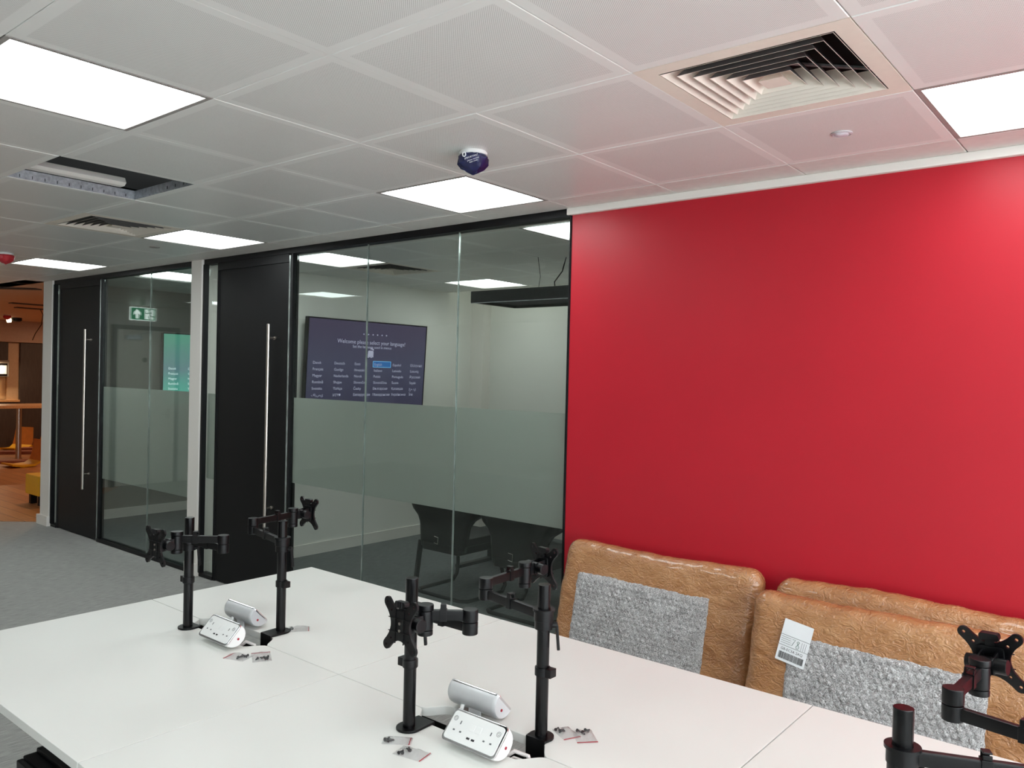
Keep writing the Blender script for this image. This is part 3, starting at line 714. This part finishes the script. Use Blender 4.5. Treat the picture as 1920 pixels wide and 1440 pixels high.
def monitor_arm(label, base, s, zc, elbow, head, nrm_deg, pitch, roll, zlever, lift=.0):
    """base (x,y); s=+1 clamps an edge lying at +y, -1 at -y; elbow/head world points; nrm_deg heading of the plate normal (deg from +x)"""
    bx, by = base; t = thing('monitor_arm', label, 'monitor arm', (bx, by, DZ), group='black monitor arms')
    E_ = Vector((elbow[0]-bx, elbow[1]-by, elbow[2]-DZ)); Hd = Vector((head[0]-bx, head[1]-by, head[2]-DZ)); zc -= DZ
    ey = s*(YS-s*.0-by) if False else abs((YS-.058 if s > 0 else YS+.058)-by)
    P = [(.034*math.cos(math.radians(a)), -s*.034*math.sin(math.radians(a))) for a in range(0, 181, 15)]
    P = P+[(-.031, s*(ey+.004)), (.031, s*(ey+.004))]
    obj('clamp_plate', G().prism(P, 0.0002, .007), M_plas, t, .0015)
    a, b = sorted((s*(ey+.0005), s*(ey+.0065)))
    obj('clamp_bracket', G().box(-.031, a, -.075, .031, b, .007), M_plas, t, .002)
    obj('pole', G().cyl((0, 0, .006), (0, 0, .4), .0165, 28), M_pole, t, .0015)
    obj('pole_collar', G().lathe([(.0168, zc+.022), (.029, zc+.022), (.029, zc+.016), (.0255, zc+.015), (.0255, zc-.008), (.0235, zc-.009), (.0235, zc-.03), (.0168, zc-.03)], 28), M_plas, t, 0, 30)
    lv = Vector((.8, .6, 0))*(-1 if zlever < 0 else 1)
    obj('collar_lever', G().cyl(lv*.02+Vector((0, 0, zc-.02)), lv*.036+Vector((0, 0, zc-.02)), .008, 14).beam(lv*.034+Vector((0, 0, zc-.02)), lv*.04+Vector((0, 0, zc-.085)), .012, .008, lv), M_plas, t, .002)
    dl = .164
    obj('pole_clip', G().lathe([(.0168, dl), (.0205, dl), (.0205, dl+.022), (.0168, dl+.022)], 24).box(-.02*s-.008 if False else -.022, -s*.012-.012, dl, .004, -s*.012+.006, dl+.022) if False else G().lathe([(.0168, dl), (.0205, dl), (.0205, dl+.022), (.0168, dl+.022)], 24).box(*( (-.034, -.014, dl, -.014, .012, dl+.022) if s > 0 else (.014, -.012, dl, .034, .014, dl+.022))), M_plas, t, .0015)
    e1 = Vector((E_.x, E_.y, zc+.004)); d1 = (e1-Vector((0, 0, zc+.004))).normalized()
    low = obj('lower_arm', G().beam(d1*.02+Vector((0, 0, zc+.004)), e1-d1*.01, .016, .025), M_plas, t, .003)
    mid = d1*(e1.length*.45)+Vector((0, 0, (zc+.004)*.55)); mid = Vector((0, 0, zc+.004)).lerp(e1, .55)
    sd = Vector((0, 0, 1)).cross(d1)
    obj('cable_clip', G().beam(mid-d1*.009+Vector((0, 0, .0)), mid+d1*.009, .021, .029).beam(mid-d1*.007+Vector((0, 0, .02))+sd*.008, mid+d1*.007+Vector((0, 0, .02))+sd*.008, .003, .013).beam(mid-d1*.007+Vector((0, 0, .0185))-sd*.008, mid+d1*.007+Vector((0, 0, .0185))-sd*.008, .003, .008).beam(mid-d1*.007+Vector((0, 0, .026)), mid+d1*.007+Vector((0, 0, .026)), .018, .003), M_plas, low, .001)
    obj('elbow_joint', G().cyl((e1.x, e1.y, e1.z-.016), (e1.x, e1.y, e1.z+.0145), .0195, 28).cyl((e1.x, e1.y, e1.z+.0155), (e1.x, e1.y, e1.z+.046), .0195, 28), M_plas, t, .002)
    u0 = Vector((e1.x, e1.y, e1.z+.030)); u1 = Vector((Hd.x, Hd.y, u0.z)); d2 = (u1-u0).normalized()
    up = obj('upper_arm', G().beam(u0+d2*.01, u1-d2*.012, .016, .025), M_plas, t, .003)
    mid = u0.lerp(u1, .6); sd = Vector((0, 0, 1)).cross(d2)
    obj('cable_clip', G().beam(mid-d2*.009, mid+d2*.009, .021, .029).beam(mid-d2*.007+Vector((0, 0, .02))+sd*.008, mid+d2*.007+Vector((0, 0, .02))+sd*.008, .003, .013).beam(mid-d2*.007+Vector((0, 0, .0185))-sd*.008, mid+d2*.007+Vector((0, 0, .0185))-sd*.008, .003, .008).beam(mid-d2*.007+Vector((0, 0, .026)), mid+d2*.007+Vector((0, 0, .026)), .018, .003), M_plas, up, .001)
    hz = u0.z
    obj('swivel_joint', G().cyl((Hd.x, Hd.y, hz-.05), (Hd.x, Hd.y, hz-.037), .0195, 28).cyl((Hd.x, Hd.y, hz-.0362), (Hd.x, Hd.y, hz+.011), .0195, 28).cyl((Hd.x, Hd.y, hz+.012), (Hd.x, Hd.y, hz+.026), .0205, 28), M_plas, t, .0018)
    # tilt head and plate: local +z = plate normal, x = horizontal, y = up
    a = math.radians(nrm_deg); n = Vector((math.cos(a)*math.cos(pitch), math.sin(a)*math.cos(pitch), math.sin(pitch)))
    hx2 = Vector((-math.sin(a), math.cos(a), 0)); up2 = n.cross(hx2)
    R = Matrix((hx2, up2, n)).transposed()
    R = R @ Matrix.Rotation(roll, 3, 'Z')
    c = Vector((Hd.x, Hd.y, hz-.014+lift)); n0 = Vector((math.cos(a), math.sin(a), 0))
    F = Matrix.Translation(c+n0*.044) @ R.to_4x4()
    q = G().cyl((-.04, 0, 0), (.04, 0, 0), .0165, 24)
    obj('tilt_knob', q.xf(F), M_plas, t, .002)
    q = G().box(-.012, -.017, -.04, .012, .017, -.012)
    for sx in (-1, 1):
        q.add([(sx*.0145-.0025*1, -.022, .024), (sx*.0145+.0025, -.022, .024), (sx*.0145+.0025, .022, .024), (sx*.0145-.0025, .022, .024), (sx*.0145-.0025, -.016, -.016), (sx*.0145+.0025, -.016, -.016), (sx*.0145+.0025, .016, -.016), (sx*.0145-.0025, .016, -.016)], [(0,1,2,3),(7,6,5,4),(0,4,5,1),(1,5,6,2),(2,6,7,3),(3,7,4,0)])
    q.prism(rrect(-.027, -.03, .027, .03, .008), .022, .028)
    obj('tilt_bracket', q.xf(F), M_plas, t, .0012)
    pl = link('vesa_plate', XP, None, t); pl.matrix_local = F @ Matrix.Translation((0, 0, .029))
    q = G().prism(rrect(-.0085, .0, .0085, .05, .002), .024, .034).prism(rrect(-.0195, .042, .0195, .058, .006), .022, .038)
    for k in (-1, 0, 1): q.box(k*.009-.0012, .043, .037, k*.009+.0012, .057, .0395)
    obj('release_tab', q.xf(F), M_plas, t, .0012)
    q = G()
    for k in (-1, 1): q.box(-.043, k*.016-.0008, .0345, .043, k*.016+.0008, .037).box(k*.016-.0008, -.043, .0345, k*.016+.0008, .043, .037)
    obj('rib_grid', q.xf(F), M_plas, pl if False else t, 0, 0)
    q = G().cyl((0, .005, .034), (0, .005, .0372), .0035, 10).cyl((0, -.012, .034), (0, -.012, .0372), .0035, 10)
    obj('screw', q.xf(F), M_steel, t, 0)
    return t
monitor_arm('black monitor arm at far left, plate turned towards the carpet side', (-.914, .119), 1, 1.043, (-.715, .135, 1.06), (-.835, .03, 1.06), -89, 0, 0, 1)
monitor_arm('black monitor arm second from the left, its plate in front of the glass', (-.635, .319), -1, 1.05, (-.90, .37, 1.07), (-.935, .575, 1.09), 87, 0, 0, 1, .012)
monitor_arm('black monitor arm in the middle foreground, large X plate facing the near side', (.279, .088), 1, 1.038, (.485, .092, 1.06), (.40, .02, 1.06), -95, math.radians(3), math.radians(3), 1)
monitor_arm('black monitor arm in the middle, folded out before the meeting chairs', (.57, .282), -1, 1.045, (.325, .332, 1.077), (.312, .525, 1.09), 79, 0, 0, 1, .018)
monitor_arm('black monitor arm cut off at the lower right corner, pole top in view', (1.482, .072), 1, 1.045, (1.69, .16, 1.06), (1.84, .10, 1.06), -85, 0, 0, 1)
monitor_arm('black monitor arm at the right edge, X plate before the labelled parcel', (1.775, .282), -1, 1.045, (1.507, .335, 1.07), (1.52, .525, 1.09), 82, math.radians(8), math.radians(-4), 1, .018)

# ------------------------------------------------------------------ power modules
def power_module(label, x, y, z, s, yaw=0):
    """s=-1 faces the near side, +1 the glass side"""
    t = thing('power_module', label, 'power socket', (x, y, z), (0, 0, yaw+(0 if s < 0 else PI)), group='white desk power modules')
    # local: faces -y and up; section in the (y,z) plane
    Lh = .088; R = .043; n = 18; prof = []
    a0, a1 = math.radians(178), math.radians(92-360+0)     # arc going round the back and bottom
    for i in range(n+1):
        a = math.radians(52)-math.radians(188)*i/n
        prof.append((R*math.cos(a), R*.92*math.sin(a)))
    prof = [(p[0], p[1]) for p in prof]
    # chord closes the section (front face slopes from the top to the lower front)
    v = []; f = []; m = len(prof)
    ks = [(-Lh, .90), (-Lh+.004, .97), (-Lh+.012, 1), (Lh-.012, 1), (Lh-.004, .97), (Lh, .90)]
    for xx, sc in ks: v += [(xx, a*sc, b*sc) for a, b in prof]
    for k in range(len(ks)-1): f += [(k*m+i, k*m+(i+1) % m, (k+1)*m+(i+1) % m, (k+1)*m+i) for i in range(m)]
    f += [tuple(range(m-1, -1, -1)), tuple(range((len(ks)-1)*m, len(ks)*m))]
    obj('shell', G().add(v, f), M_silver if s > 0 else M_plas_w, t, 0, 35)
    A, B = Vector((0,)+prof[-1]), Vector((0,)+prof[0])
    mid = (A+B)/2; uy = (B-A).normalized(); nz = Vector((1, 0, 0)).cross(uy); fw = (B-A).length/2
    F = Matrix((( 1, 0, 0, 0), (0, uy.y, nz.y, mid.y), (0, uy.z, nz.z, mid.z), (0, 0, 0, 1)))
    if nz.y > 0: F = Matrix(((-1, 0, 0, 0), (0, uy.y, -nz.y, mid.y), (0, uy.z, -nz.z, mid.z), (0, 0, 0, 1)))
    obj('bezel', G().prism(rrect(-Lh-.001, -fw-.001, Lh+.001, fw+.001, .012), -.002, .005).xf(F), M_chrome, t, .002)
    fp = obj('face_plate', G().prism(rrect(-Lh+.005, -fw+.005, Lh-.005, fw-.005, .009), .004, .0062).xf(F), M_plas_w, t, 0, 0)
    for sx in (-1, 1):
        q = G().box(sx*.05-.0016, .006, .0062, sx*.05+.0016, .015, .0066)
        for dx in (-.011, .011): q.box(sx*.05+dx-.003, -.013, .0062, sx*.05+dx+.003, -.009, .0066)
        obj('socket', q.xf(F), M_print, fp, 0, 0)
        q = G().tube([(sx*.071+.006*math.cos(a*PI/9), .017*(1 if sx < 0 else 1)+.006*math.sin(a*PI/9), .0063) for a in range(18)], .0005, 5, True).tube([(sx*.071+.0032*math.cos(a*PI/9), .017+.0032*math.sin(a*PI/9), .0063) for a in range(18)], .0004, 5, True)
        obj('power_icon', q.xf(F), M_print, fp, 0, 0)
        obj('rocker_switch', G().prism(rrect(sx*.0105-.0085, -.001, sx*.0105+.0085, .016, .002), .0062, .0072).xf(F), M_plas_w, fp, .0004)
        obj('usb_port', G().box(sx*.008-.005, -.0215, .0062, sx*.008+.005, -.0165, .0066).xf(F), M_printblack, fp, 0, 0)
        obj('end_button', G().cyl((sx*(Lh-.0005), .012, -.012), (sx*(Lh+.0012), .012, -.012), .004, 12), M_reddot, t, 0)
    obj('stem', G().cyl((.03, .038, -.02), (.03, .052, -.055), .006, 12), M_plas_w, t)
    obj('mount_clip', G().box(-.03, .028, -.052, .012, .034, -.02), M_silver, t, .001)
for i, nm in enumerate(('left', 'middle')):
    cx = (XS[i]+XS[i+1])/2
    power_module('white power module with chrome bezel facing the near side, %s desk cut-out' % nm, cx+(.065 if i else .085), .107, .7755, -1)
    power_module('grey backed power module turned to the glass side, %s desk cut-out' % nm, cx-(.085 if i else .05), .292, .7755, 1)
for i, nm in enumerate(('left', 'middle')):
    cx = (XS[i]+XS[i+1])/2
    P = [(cx+.10, .15, .70), (cx+.14, .17, .735), (cx+.175, .18, .73), (cx+.2, .18, .67), (cx+.19, .2, .56), (cx+.1, .22, .53)]
    tag(obj('power_cable', G().tube(P, .0055, 8), M_cable), 'white flex looping out of the %s desk cut-out' % nm, 'cable', 'white module cables')
    if i == 0:
        tag(obj('red_cable', G().tube([(cx+.11, .21, .68), (cx+.16, .22, .70), (cx+.17, .2, .68), (cx+.13, .17, .63), (cx+.1, .2, .53)], .003, 6), M_redcable), 'thin red wire in the left desk cut-out', 'cable')
    else:
        tag(obj('network_lead', G().tube([(cx+.1, .15, .69), (cx+.15, .155, .728), (cx+.2, .165, .725), (cx+.21, .19, .66), (cx+.16, .2, .52)], .003, 6), M_cable), 'thin pale lead at the edge of the middle desk cut-out', 'cable')

# ------------------------------------------------------------------ zip bags of screws
def zip_bag(label, x, y, rz, L, W, contents, seed):
    random.seed(seed); t = thing('zip_bag', label, 'plastic bag', (x, y, DZ), (0, 0, rz), group='clear zip bags of fixings')
    nx, ny = 8, 6; v = []; f = []
    for top in (0, 1):
        for j in range(ny+1):
            for i in range(nx+1):
                e = math.sin(PI*i/nx)**.5*math.sin(PI*j/ny)**.5 if 0 < i < nx and 0 < j < ny else 0
                v.append((L*(i/nx-.5), W*(j/ny-.5), .0006+(top*(.0008+e*(.009+random.uniform(-.003, .003))))))
    k0 = (nx+1)*(ny+1)
    for top in (0, 1):
        for j in range(ny):
            for i in range(nx):
                a = top*k0+j*(nx+1)+i; f.append((a, a+1, a+nx+2, a+nx+1))
    obj('film', G().add(v, f), M_bag, t, 0, 25)
    obj('red_seal', G().box(L/2-.006, -W/2, .0008, L/2-.004, W/2, .0022), M_redcable, t, 0, 0)
    for k in range(contents):
        px, py = -L*.28+random.uniform(-.008, .012), random.uniform(-.3, .3)*W; a = random.uniform(0, PI)
        d_ = Vector((math.cos(a), math.sin(a), 0))*.007; c = Vector((px, py, .005))
        obj('screw', G().cyl(c-d_, c+d_, .0022, 8).cyl(c-d_*1.25, c-d_*.9, .0042, 10), M_printblack, t, 0)
zip_bag('clear zip bag of black screws left of the middle arm base, upper one', .312, .017, math.radians(38), .075, .04, 5, 1)
zip_bag('clear zip bag with red seal, lower one near the middle arm base', .39, -.005, math.radians(12), .085, .05, 4, 2)
zip_bag('clear zip bag touching the second middle arm base, left of its pair', .606, .345, math.radians(-25), .07, .05, 3, 3)
zip_bag('clear zip bag right of the second middle arm base, right of its pair', .652, .362, math.radians(-42), .075, .055, 4, 4)
zip_bag('clear zip bag with a dark block on the far left desk, left one', -.515, .075, math.radians(200), .08, .055, 5, 5)
zip_bag('clear zip bag of black screws on the far left desk, right one', -.462, .128, math.radians(150), .09, .06, 6, 6)
zip_bag('clear zip bag behind the far left arm base on the glass side', -.615, .375, math.radians(55), .09, .055, 5, 8)

# ------------------------------------------------------------------ wrapped parcels against the red wall
def parcel(label, xc, y0, hh, ww, th, lean, seed, window=None, sticker=False, cat='parcel'):
    t = thing('wrapped_parcel', label, cat, (xc, y0, .0), (-lean, 0, 0), group='brown taped parcels')
    zb = th/2*math.sin(lean)+.002
    # rounded slab with puffed, wavy surface
    rnd = random.Random(seed); ph = [rnd.uniform(0, 6.28) for _ in range(12)]
    bm = bmesh.new(); nx, nz, ny = 66, 56, 8
    def fpos(x, y, z):     # x,y,z in [-1,1] cube -> rounded slab
        a, b, c = ww/2, th/2, hh/2; r = .062
        p = Vector((x*a, y*b, z*c)); q = Vector((max(-a+r, min(a-r, p.x)), max(-b+r*.9, min(b-r*.9, p.y)), max(-c+r, min(c-r, p.z))))
        if b < r*.9: q.y = 0
        d = p-q
        if d.length > 1e-9:
            # map cube corner region to a sphere of radius r
            k = max(abs(d.x)/r, abs(d.y)/(min(b, r*.9)), abs(d.z)/r); e = Vector((d.x/r, d.y/min(b, r*.9), d.z/r))
            if e.length > 1e-9: e = e.normalized()*k; d = Vector((e.x*r, e.y*min(b, r*.9), e.z*r))
        p = q+d
        wv = .0025*math.sin(p.x*9+ph[0])*math.sin(p.z*11+ph[1])+.0022*math.sin(p.x*31+p.z*12+ph[2])*math.sin(p.z*27-p.x*9+ph[3])+.0014*math.sin(p.x*63+ph[4]+3*math.sin(p.z*20))*math.sin(p.z*58+ph[5])
        ed = 1-max(0, min(1, (a-abs(p.x))/.18)); ez = 1-max(0, min(1, (c-abs(p.z))/.18)); wv *= .5+max(ed, ez)*.5
        nrm = Vector((d.x, d.y, d.z)); nrm = nrm.normalized() if nrm.length > 1e-6 else Vector((0, 1 if y > 0 else -1, 0))
        p += nrm*wv
        p.x += .006*math.sin(p.z*7+ph[6]); p.z += .005*math.sin(p.x*6+ph[7])*max(0, z)
        return p
    def grid(fn, n1, n2):
        V = [[bm.verts.new(fn(-1+2*i/n1, -1+2*j/n2)) for i in range(n1+1)] for j in range(n2+1)]
        for j in range(n2):
            for i in range(n1): bm.faces.new((V[j][i], V[j][i+1], V[j+1][i+1], V[j+1][i]))
    grid(lambda u, v: fpos(u, -1, v), nx, nz); grid(lambda u, v: fpos(u, 1, v), nx, nz)
    grid(lambda u, v: fpos(-1, u, v), ny, nz); grid(lambda u, v: fpos(1, u, v), ny, nz)
    grid(lambda u, v: fpos(u, v, -1), nx, ny); grid(lambda u, v: fpos(u, v, 1), nx, ny)
    bmesh.ops.remove_doubles(bm, verts=bm.verts, dist=.0004); bmesh.ops.recalc_face_normals(bm, faces=bm.faces)
    for v in bm.verts: v.co.z += hh/2+zb
    me = bpy.data.meshes.new('taped_wrapping'); bm.to_mesh(me); bm.free(); me.shade_smooth()
    link('taped_wrapping', me, M_tape, t)
    fy = -th/2
    if window:
        x0, x1, z0, z1 = window
        g = G()
        nxx, nzz = 60, 40; v = []; f = []
        for j in range(nzz+1):
            for i in range(nxx+1):
                q = -.0035+.002*rnd.uniform(-1, 1)
                if i in (0, nxx) or j in (0, nzz): q = .006
                v.append((x0+(x1-x0)*i/nxx+(.003*rnd.uniform(-1, 1)), fy-.004+q, z0+(z1-z0)*j/nzz+(.003*rnd.uniform(-1, 1))))
        for j in range(nzz):
            for i in range(nxx): a = j*(nxx+1)+i; f.append((a, a+1, a+nxx+2, a+nxx+1))
        g.add(v, f); p = .027; row = 0; z = z0+.02
        while z < z1-.015:
            x = x0+.02+(p/2 if row % 2 else 0)
            while x < x1-.015:
                r = .0115*rnd.uniform(.85, 1.05); sq = rnd.uniform(.35, .8); cx_, cz_ = x+rnd.uniform(-1, 1)*.0015, z+rnd.uniform(-1, 1)*.0015
                bv = []; bf = []
                for k, (rr, hh_) in enumerate(((1, 0), (.85, .55), (.5, .9))):
                    bv += [(cx_+r*rr*math.cos(2*PI*i/9), fy-.006-.0085*sq*hh_, cz_+r*rr*math.sin(2*PI*i/9)) for i in range(9)]
                bv.append((cx_, fy-.006-.0085*sq*rnd.uniform(.7, 1), cz_))
                for k in range(2): bf += [(k*9+i, k*9+(i+1) % 9, (k+1)*9+(i+1) % 9, (k+1)*9+i) for i in range(9)]
                bf += [(18+i, 18+(i+1) % 9, 27) for i in range(9)]
                g.add(bv, bf); x += p
            z += p*.866; row += 1
        o = obj('bubble_wrap', g, M_bubble, t, 0, 60); o['kind'] = 'stuff'
    if sticker:
        sx, sz, ang, sw, sh = sticker
        M = Matrix.Translation((sx, fy-.012, sz)) @ Matrix.Rotation(math.radians(90), 4, 'X') @ Matrix.Rotation(math.radians(ang), 4, 'Z')
        st = obj('shipping_label', G().prism(rrect(-sw/2, -sh/2, sw/2, sh/2, .003), 0, .0008, M), M_paper, t, 0, 0); st['label'] = 'white shipping label with a handwritten 78 and a barcode'
        g = G()
        for yy in (.12, -.13): g.prism([(-sw/2, sh*yy), (sw/2, sh*yy), (sw/2, sh*yy+.0013), (-sw/2, sh*yy+.0013)], .0009, .0012, M)
        rn = random.Random(5)
        for k in range(4): 
            yy = sh*.07-k*.0075; g.prism([(-sw*.46, yy), (-sw*.46+sw*rn.uniform(.22, .42), yy), (-sw*.46+sw*.3, yy+.0012), (-sw*.46, yy+.0012)], .0009, .0012, M)
        for k in range(3):
            xx = sw*(.25+.07*k); g.prism([(xx, -sh*.11), (xx+.001, -sh*.11), (xx+.001, sh*.08), (xx, sh*.08)], .0009, .0012, M)
        obj('rule_lines', g, M_printblack, st, 0, 0)['kind'] = 'stuff'
        g = G(); x = -sw*.42
        while x < sw*.42:
            wd = rn.choice((.0006, .001, .0016)); g.prism([(x, -sh*.44), (x+wd, -sh*.44), (x+wd, -sh*.28), (x, -sh*.28)], .0009, .0012, M); x += wd+rn.choice((.0006, .001, .0014))
        obj('barcode', g, M_printblack, st, 0, 0)['kind'] = 'stuff'
        text_mesh([('GB-EC3A 2AQ', -sw*.40, -sh*.235, .0138, 'LEFT')], 'postcode_text', M_printblack, st, M @ Matrix.Translation((0, 0, .0012)))
        g = G()
        def stroke(pts): g.tube([M @ Vector((a*sw, b*sh, .0016)) for a, b in pts], .0008, 5)
        stroke([(-.08, .075), (.02, .085), (-.03, .0), (-.06, -.07)])
        stroke([(.17, .06), (.12, .075), (.08, .05), (.12, .01), (.18, -.05), (.16, -.1), (.1, -.1), (.08, -.06), (.13, .0), (.17, .06)])
        obj('handwriting', g, M_green_ink, st, 0)
    return t
LEAN = math.radians(13)
parcel('brown taped parcel with bubble wrap window, nearest the glass', 0.0, 1.735, .868, .995, .13, LEAN, 1, (-.395, .295, .05, .735))
parcel('brown taped parcel half hidden behind the labelled one, against the red wall', 1.055, 1.74, .868, 1.0, .125, LEAN, 2, (-.35, .35, .05, .735))
parcel('front brown taped parcel carrying a white shipping label and bubble wrap window', 1.025, 1.598, .835, 1.0, .13, LEAN, 3, (-.335, .345, .05, .70), (-.303, .672, -9, .113, .158))

# ------------------------------------------------------------------ kitchen beyond the opening
struct('ceiling_kitchen', G().box(-16.4, 1.95, H, -7.37, 8, H+.1), pm('kitchen_ceiling_paint', (206, 170, 140), .6, var=.02, scale=2))
struct('ceiling_plenum_gap', G().box(-9.5, 1.81, H+.0, -7.38, 1.95, H+.1), M_white)
struct('wall_kitchen_front', G().box(-16.5, 1.8, 0, XL-.1, 1.9, H+.5), M_greywall)
struct('wall_kitchen_far', G().box(-16.5, 1.9, 0, -16.4, 8, H+.1), M_tan)
struct('wall_kitchen_end', G().box(-16.4, 8, 0, -7.15, 8.1, H+.4), M_tan)
struct('wall_kitchen_soffit', G().box(-16.4, 1.9, 2.11, -16.15, 8, H), pm('soffit_paint', (176, 150, 132), .6))
t = thing('kitchen_units', 'dark wood kitchen wall units around a lit cream niche, far left background', 'kitchen unit', (-16.25, 4.9, 0))
obj('tall_panel', G().box(-.14, -.07, .0, .05, 1.9, 2.1), M_walnut, t, .004)
obj('upper_cabinet', G().box(-.14, -1.5, 1.75, .04, -.285, 2.1), M_walnut, t, .004)
obj('side_panel', G().box(-.14, -.285, .93, .0, -.075, 2.1), M_tan, t)
obj('splashback', G().box(-.14, -1.5, .96, -.1, -.285, 1.40), M_cream, t)
obj('worktop', G().box(-.14, -1.5, .91, .1, -.08, .95), M_oak, t, .003)
obj('base_cabinet', G().box(-.14, -1.5, 0, .08, -.08, .91), M_walnut, t, .003)
t = thing('paper_dispenser', 'small grey dispenser with a white notice, above the lit kitchen counter', 'dispenser', (-16.2, 4.46, 1.58))
obj('case', G().box(-.09, -.2, -.17, .07, .15, .165), pm('dispenser_grey', (120, 112, 104), .45), t, .01)
obj('dark_window', G().box(.07, -.18, -.15, .074, .11, .1), M_plas, t)
obj('notice', G().box(.074, -.1, -.11, .077, .10, .06), M_paper, t)
lamp('kitchen_lamp', (-16.0, 4.3, 1.72), .12, 8, (1, .78, .5))
t = thing('bar_table', 'high oak bar table on a steel post in the kitchen', 'table', (-13.9, 4.03, 0))
obj('table_top', G().box(-.45, -.75, .905, .35, 1.4, .955), M_oak, t, .004)
for yy in (0, 1.2): obj('table_leg', G().cyl((0, yy, .01), (0, yy, .905), .045, 20).cyl((0, yy, 0), (0, yy, .012), .06, 20), M_steel, t)
def shell_chair(x, y, rz, label):
    t = thing('shell_chair', label, 'chair', (x, y, .004), (0, 0, rz), group='legless yellow chairs on the kitchen floor')
    P = [(-.22, .22, .03), (-.05, .2, .0), (.12, .21, .01), (.2, .22, .06), (.235, .22, .16), (.26, .2, .40)]
    def strip(ps, th):
        v = []; f = []
        for x_, w_, z_ in ps: v += [(x_, -w_, z_+.006), (x_, w_, z_+.006), (x_, -w_, z_+.006+th), (x_, w_, z_+.006+th)]
        for k in range(len(ps)-1):
            a = k*4; f += [(a, a+1, a+5, a+4), (a+2, a+6, a+7, a+3), (a, a+4, a+6, a+2), (a+1, a+3, a+7, a+5)]
        e = (len(ps)-1)*4; f += [(0, 2, 3, 1), (e, e+1, e+3, e+2)]
        return G().add(v, f)
    obj('seat', strip(P[:4], .03), M_yellow, t, 0, 50); obj('backrest', G().add(*(lambda q: (q.v, q.f))(strip([(a, b, c) for a, b, c in P[3:]], .03))), M_orange, t, 0, 50)
shell_chair(-12.65, 3.65, math.radians(92), 'yellow chair shell lying nearest on the wooden kitchen floor')
shell_chair(-15.5, 4.5, math.radians(118), 'yellow chair shell on the kitchen floor behind the table post')
shell_chair(-15.75, 5.08, math.radians(118), 'yellow chair shell farthest right on the kitchen floor')
for k, (x, y, a, L, m) in enumerate(((-13.35, 3.6, 60, 1.2, M_brown), (-14.9, 4.05, 60, 1.2, M_brown), (-13.75, 4.65, 30, .9, M_pinkpack), (-12.7, 4.5, 60, .8, M_brown), (-14.75, 5.0, 60, 1.2, M_brown))):
    o = obj('packing_board', G().box(-L/2, -.12, .004, L/2, .12, .05+.01*k), m, None, .004, loc=(x, y, 0)); o.rotation_euler = (0, 0, math.radians(a))
    tag(o, ('brown packing board nearest the camera on the kitchen floor', 'long brown packing board across the kitchen floor', 'pink packing board beside the table post', 'short brown packing board right of the table post', 'brown packing board by the far chair shells')[k], 'packing board', 'packing boards on the kitchen floor')
t = thing('yellow_stool', 'yellow upholstered stool half hidden by the white end pier', 'stool', (-8.62, 2.56, 0))
obj('cushion', G().box(-.2, -.2, .12, .2, .2, .36), M_yellow, t, .015)
for a, b in ((.1, -.17), (-.16, .1), (.1, .1), (-.16, -.17)): obj('stool_leg', G().box(a, b, .004, a+.06, b+.07, .12), M_black, t)
t = thing('kitchen_downlight', 'black spotlight on the kitchen ceiling', 'spotlight', (-15.0, 4.34, H))
obj('body', G().lathe([(0, 0), (.09, 0), (.09, -.05), (.06, -.07), (0, -.07)], 20), M_plas, t)
obj('lamp_face', G().cyl((-.02, -.09, -.05), (-.02, -.15, -.06), .04, 14), emit('warm_lamp', (255, 225, 180), 4), t)
smoke(-14.15, 3.9, 'red covered smoke detector on the kitchen ceiling', M_redlamp, False)
for k, (x, y) in enumerate(((-8.5, 2.05), (-10.93, 3.2), (-11.85, 3.58))):
    t = thing('linear_vent', 'dark slot vent in the kitchen ceiling, %s' % ('nearest one', 'middle one', 'farthest one')[k], 'air vent', (x, y, H), (0, 0, math.radians(90 if k else 40)), group='kitchen slot vents')
    obj('vent_frame', G().box(-.33, -.07, -.012, .33, .07, 0), M_walnut, t, .002); obj('slot', G().box(-.3, -.015, -.014, .3, .015, -.012), M_dark, t)
tag(obj('hanging_cable', G().tube([(-11.85, 3.6, H-.012), (-11.83, 3.63, 2.45), (-11.85, 3.62, 2.3), (-11.9, 3.55, 2.15), (-11.95, 3.53, 2.05)], .006, 6), M_plas), 'loose black cable hanging from a kitchen ceiling slot', 'cable')
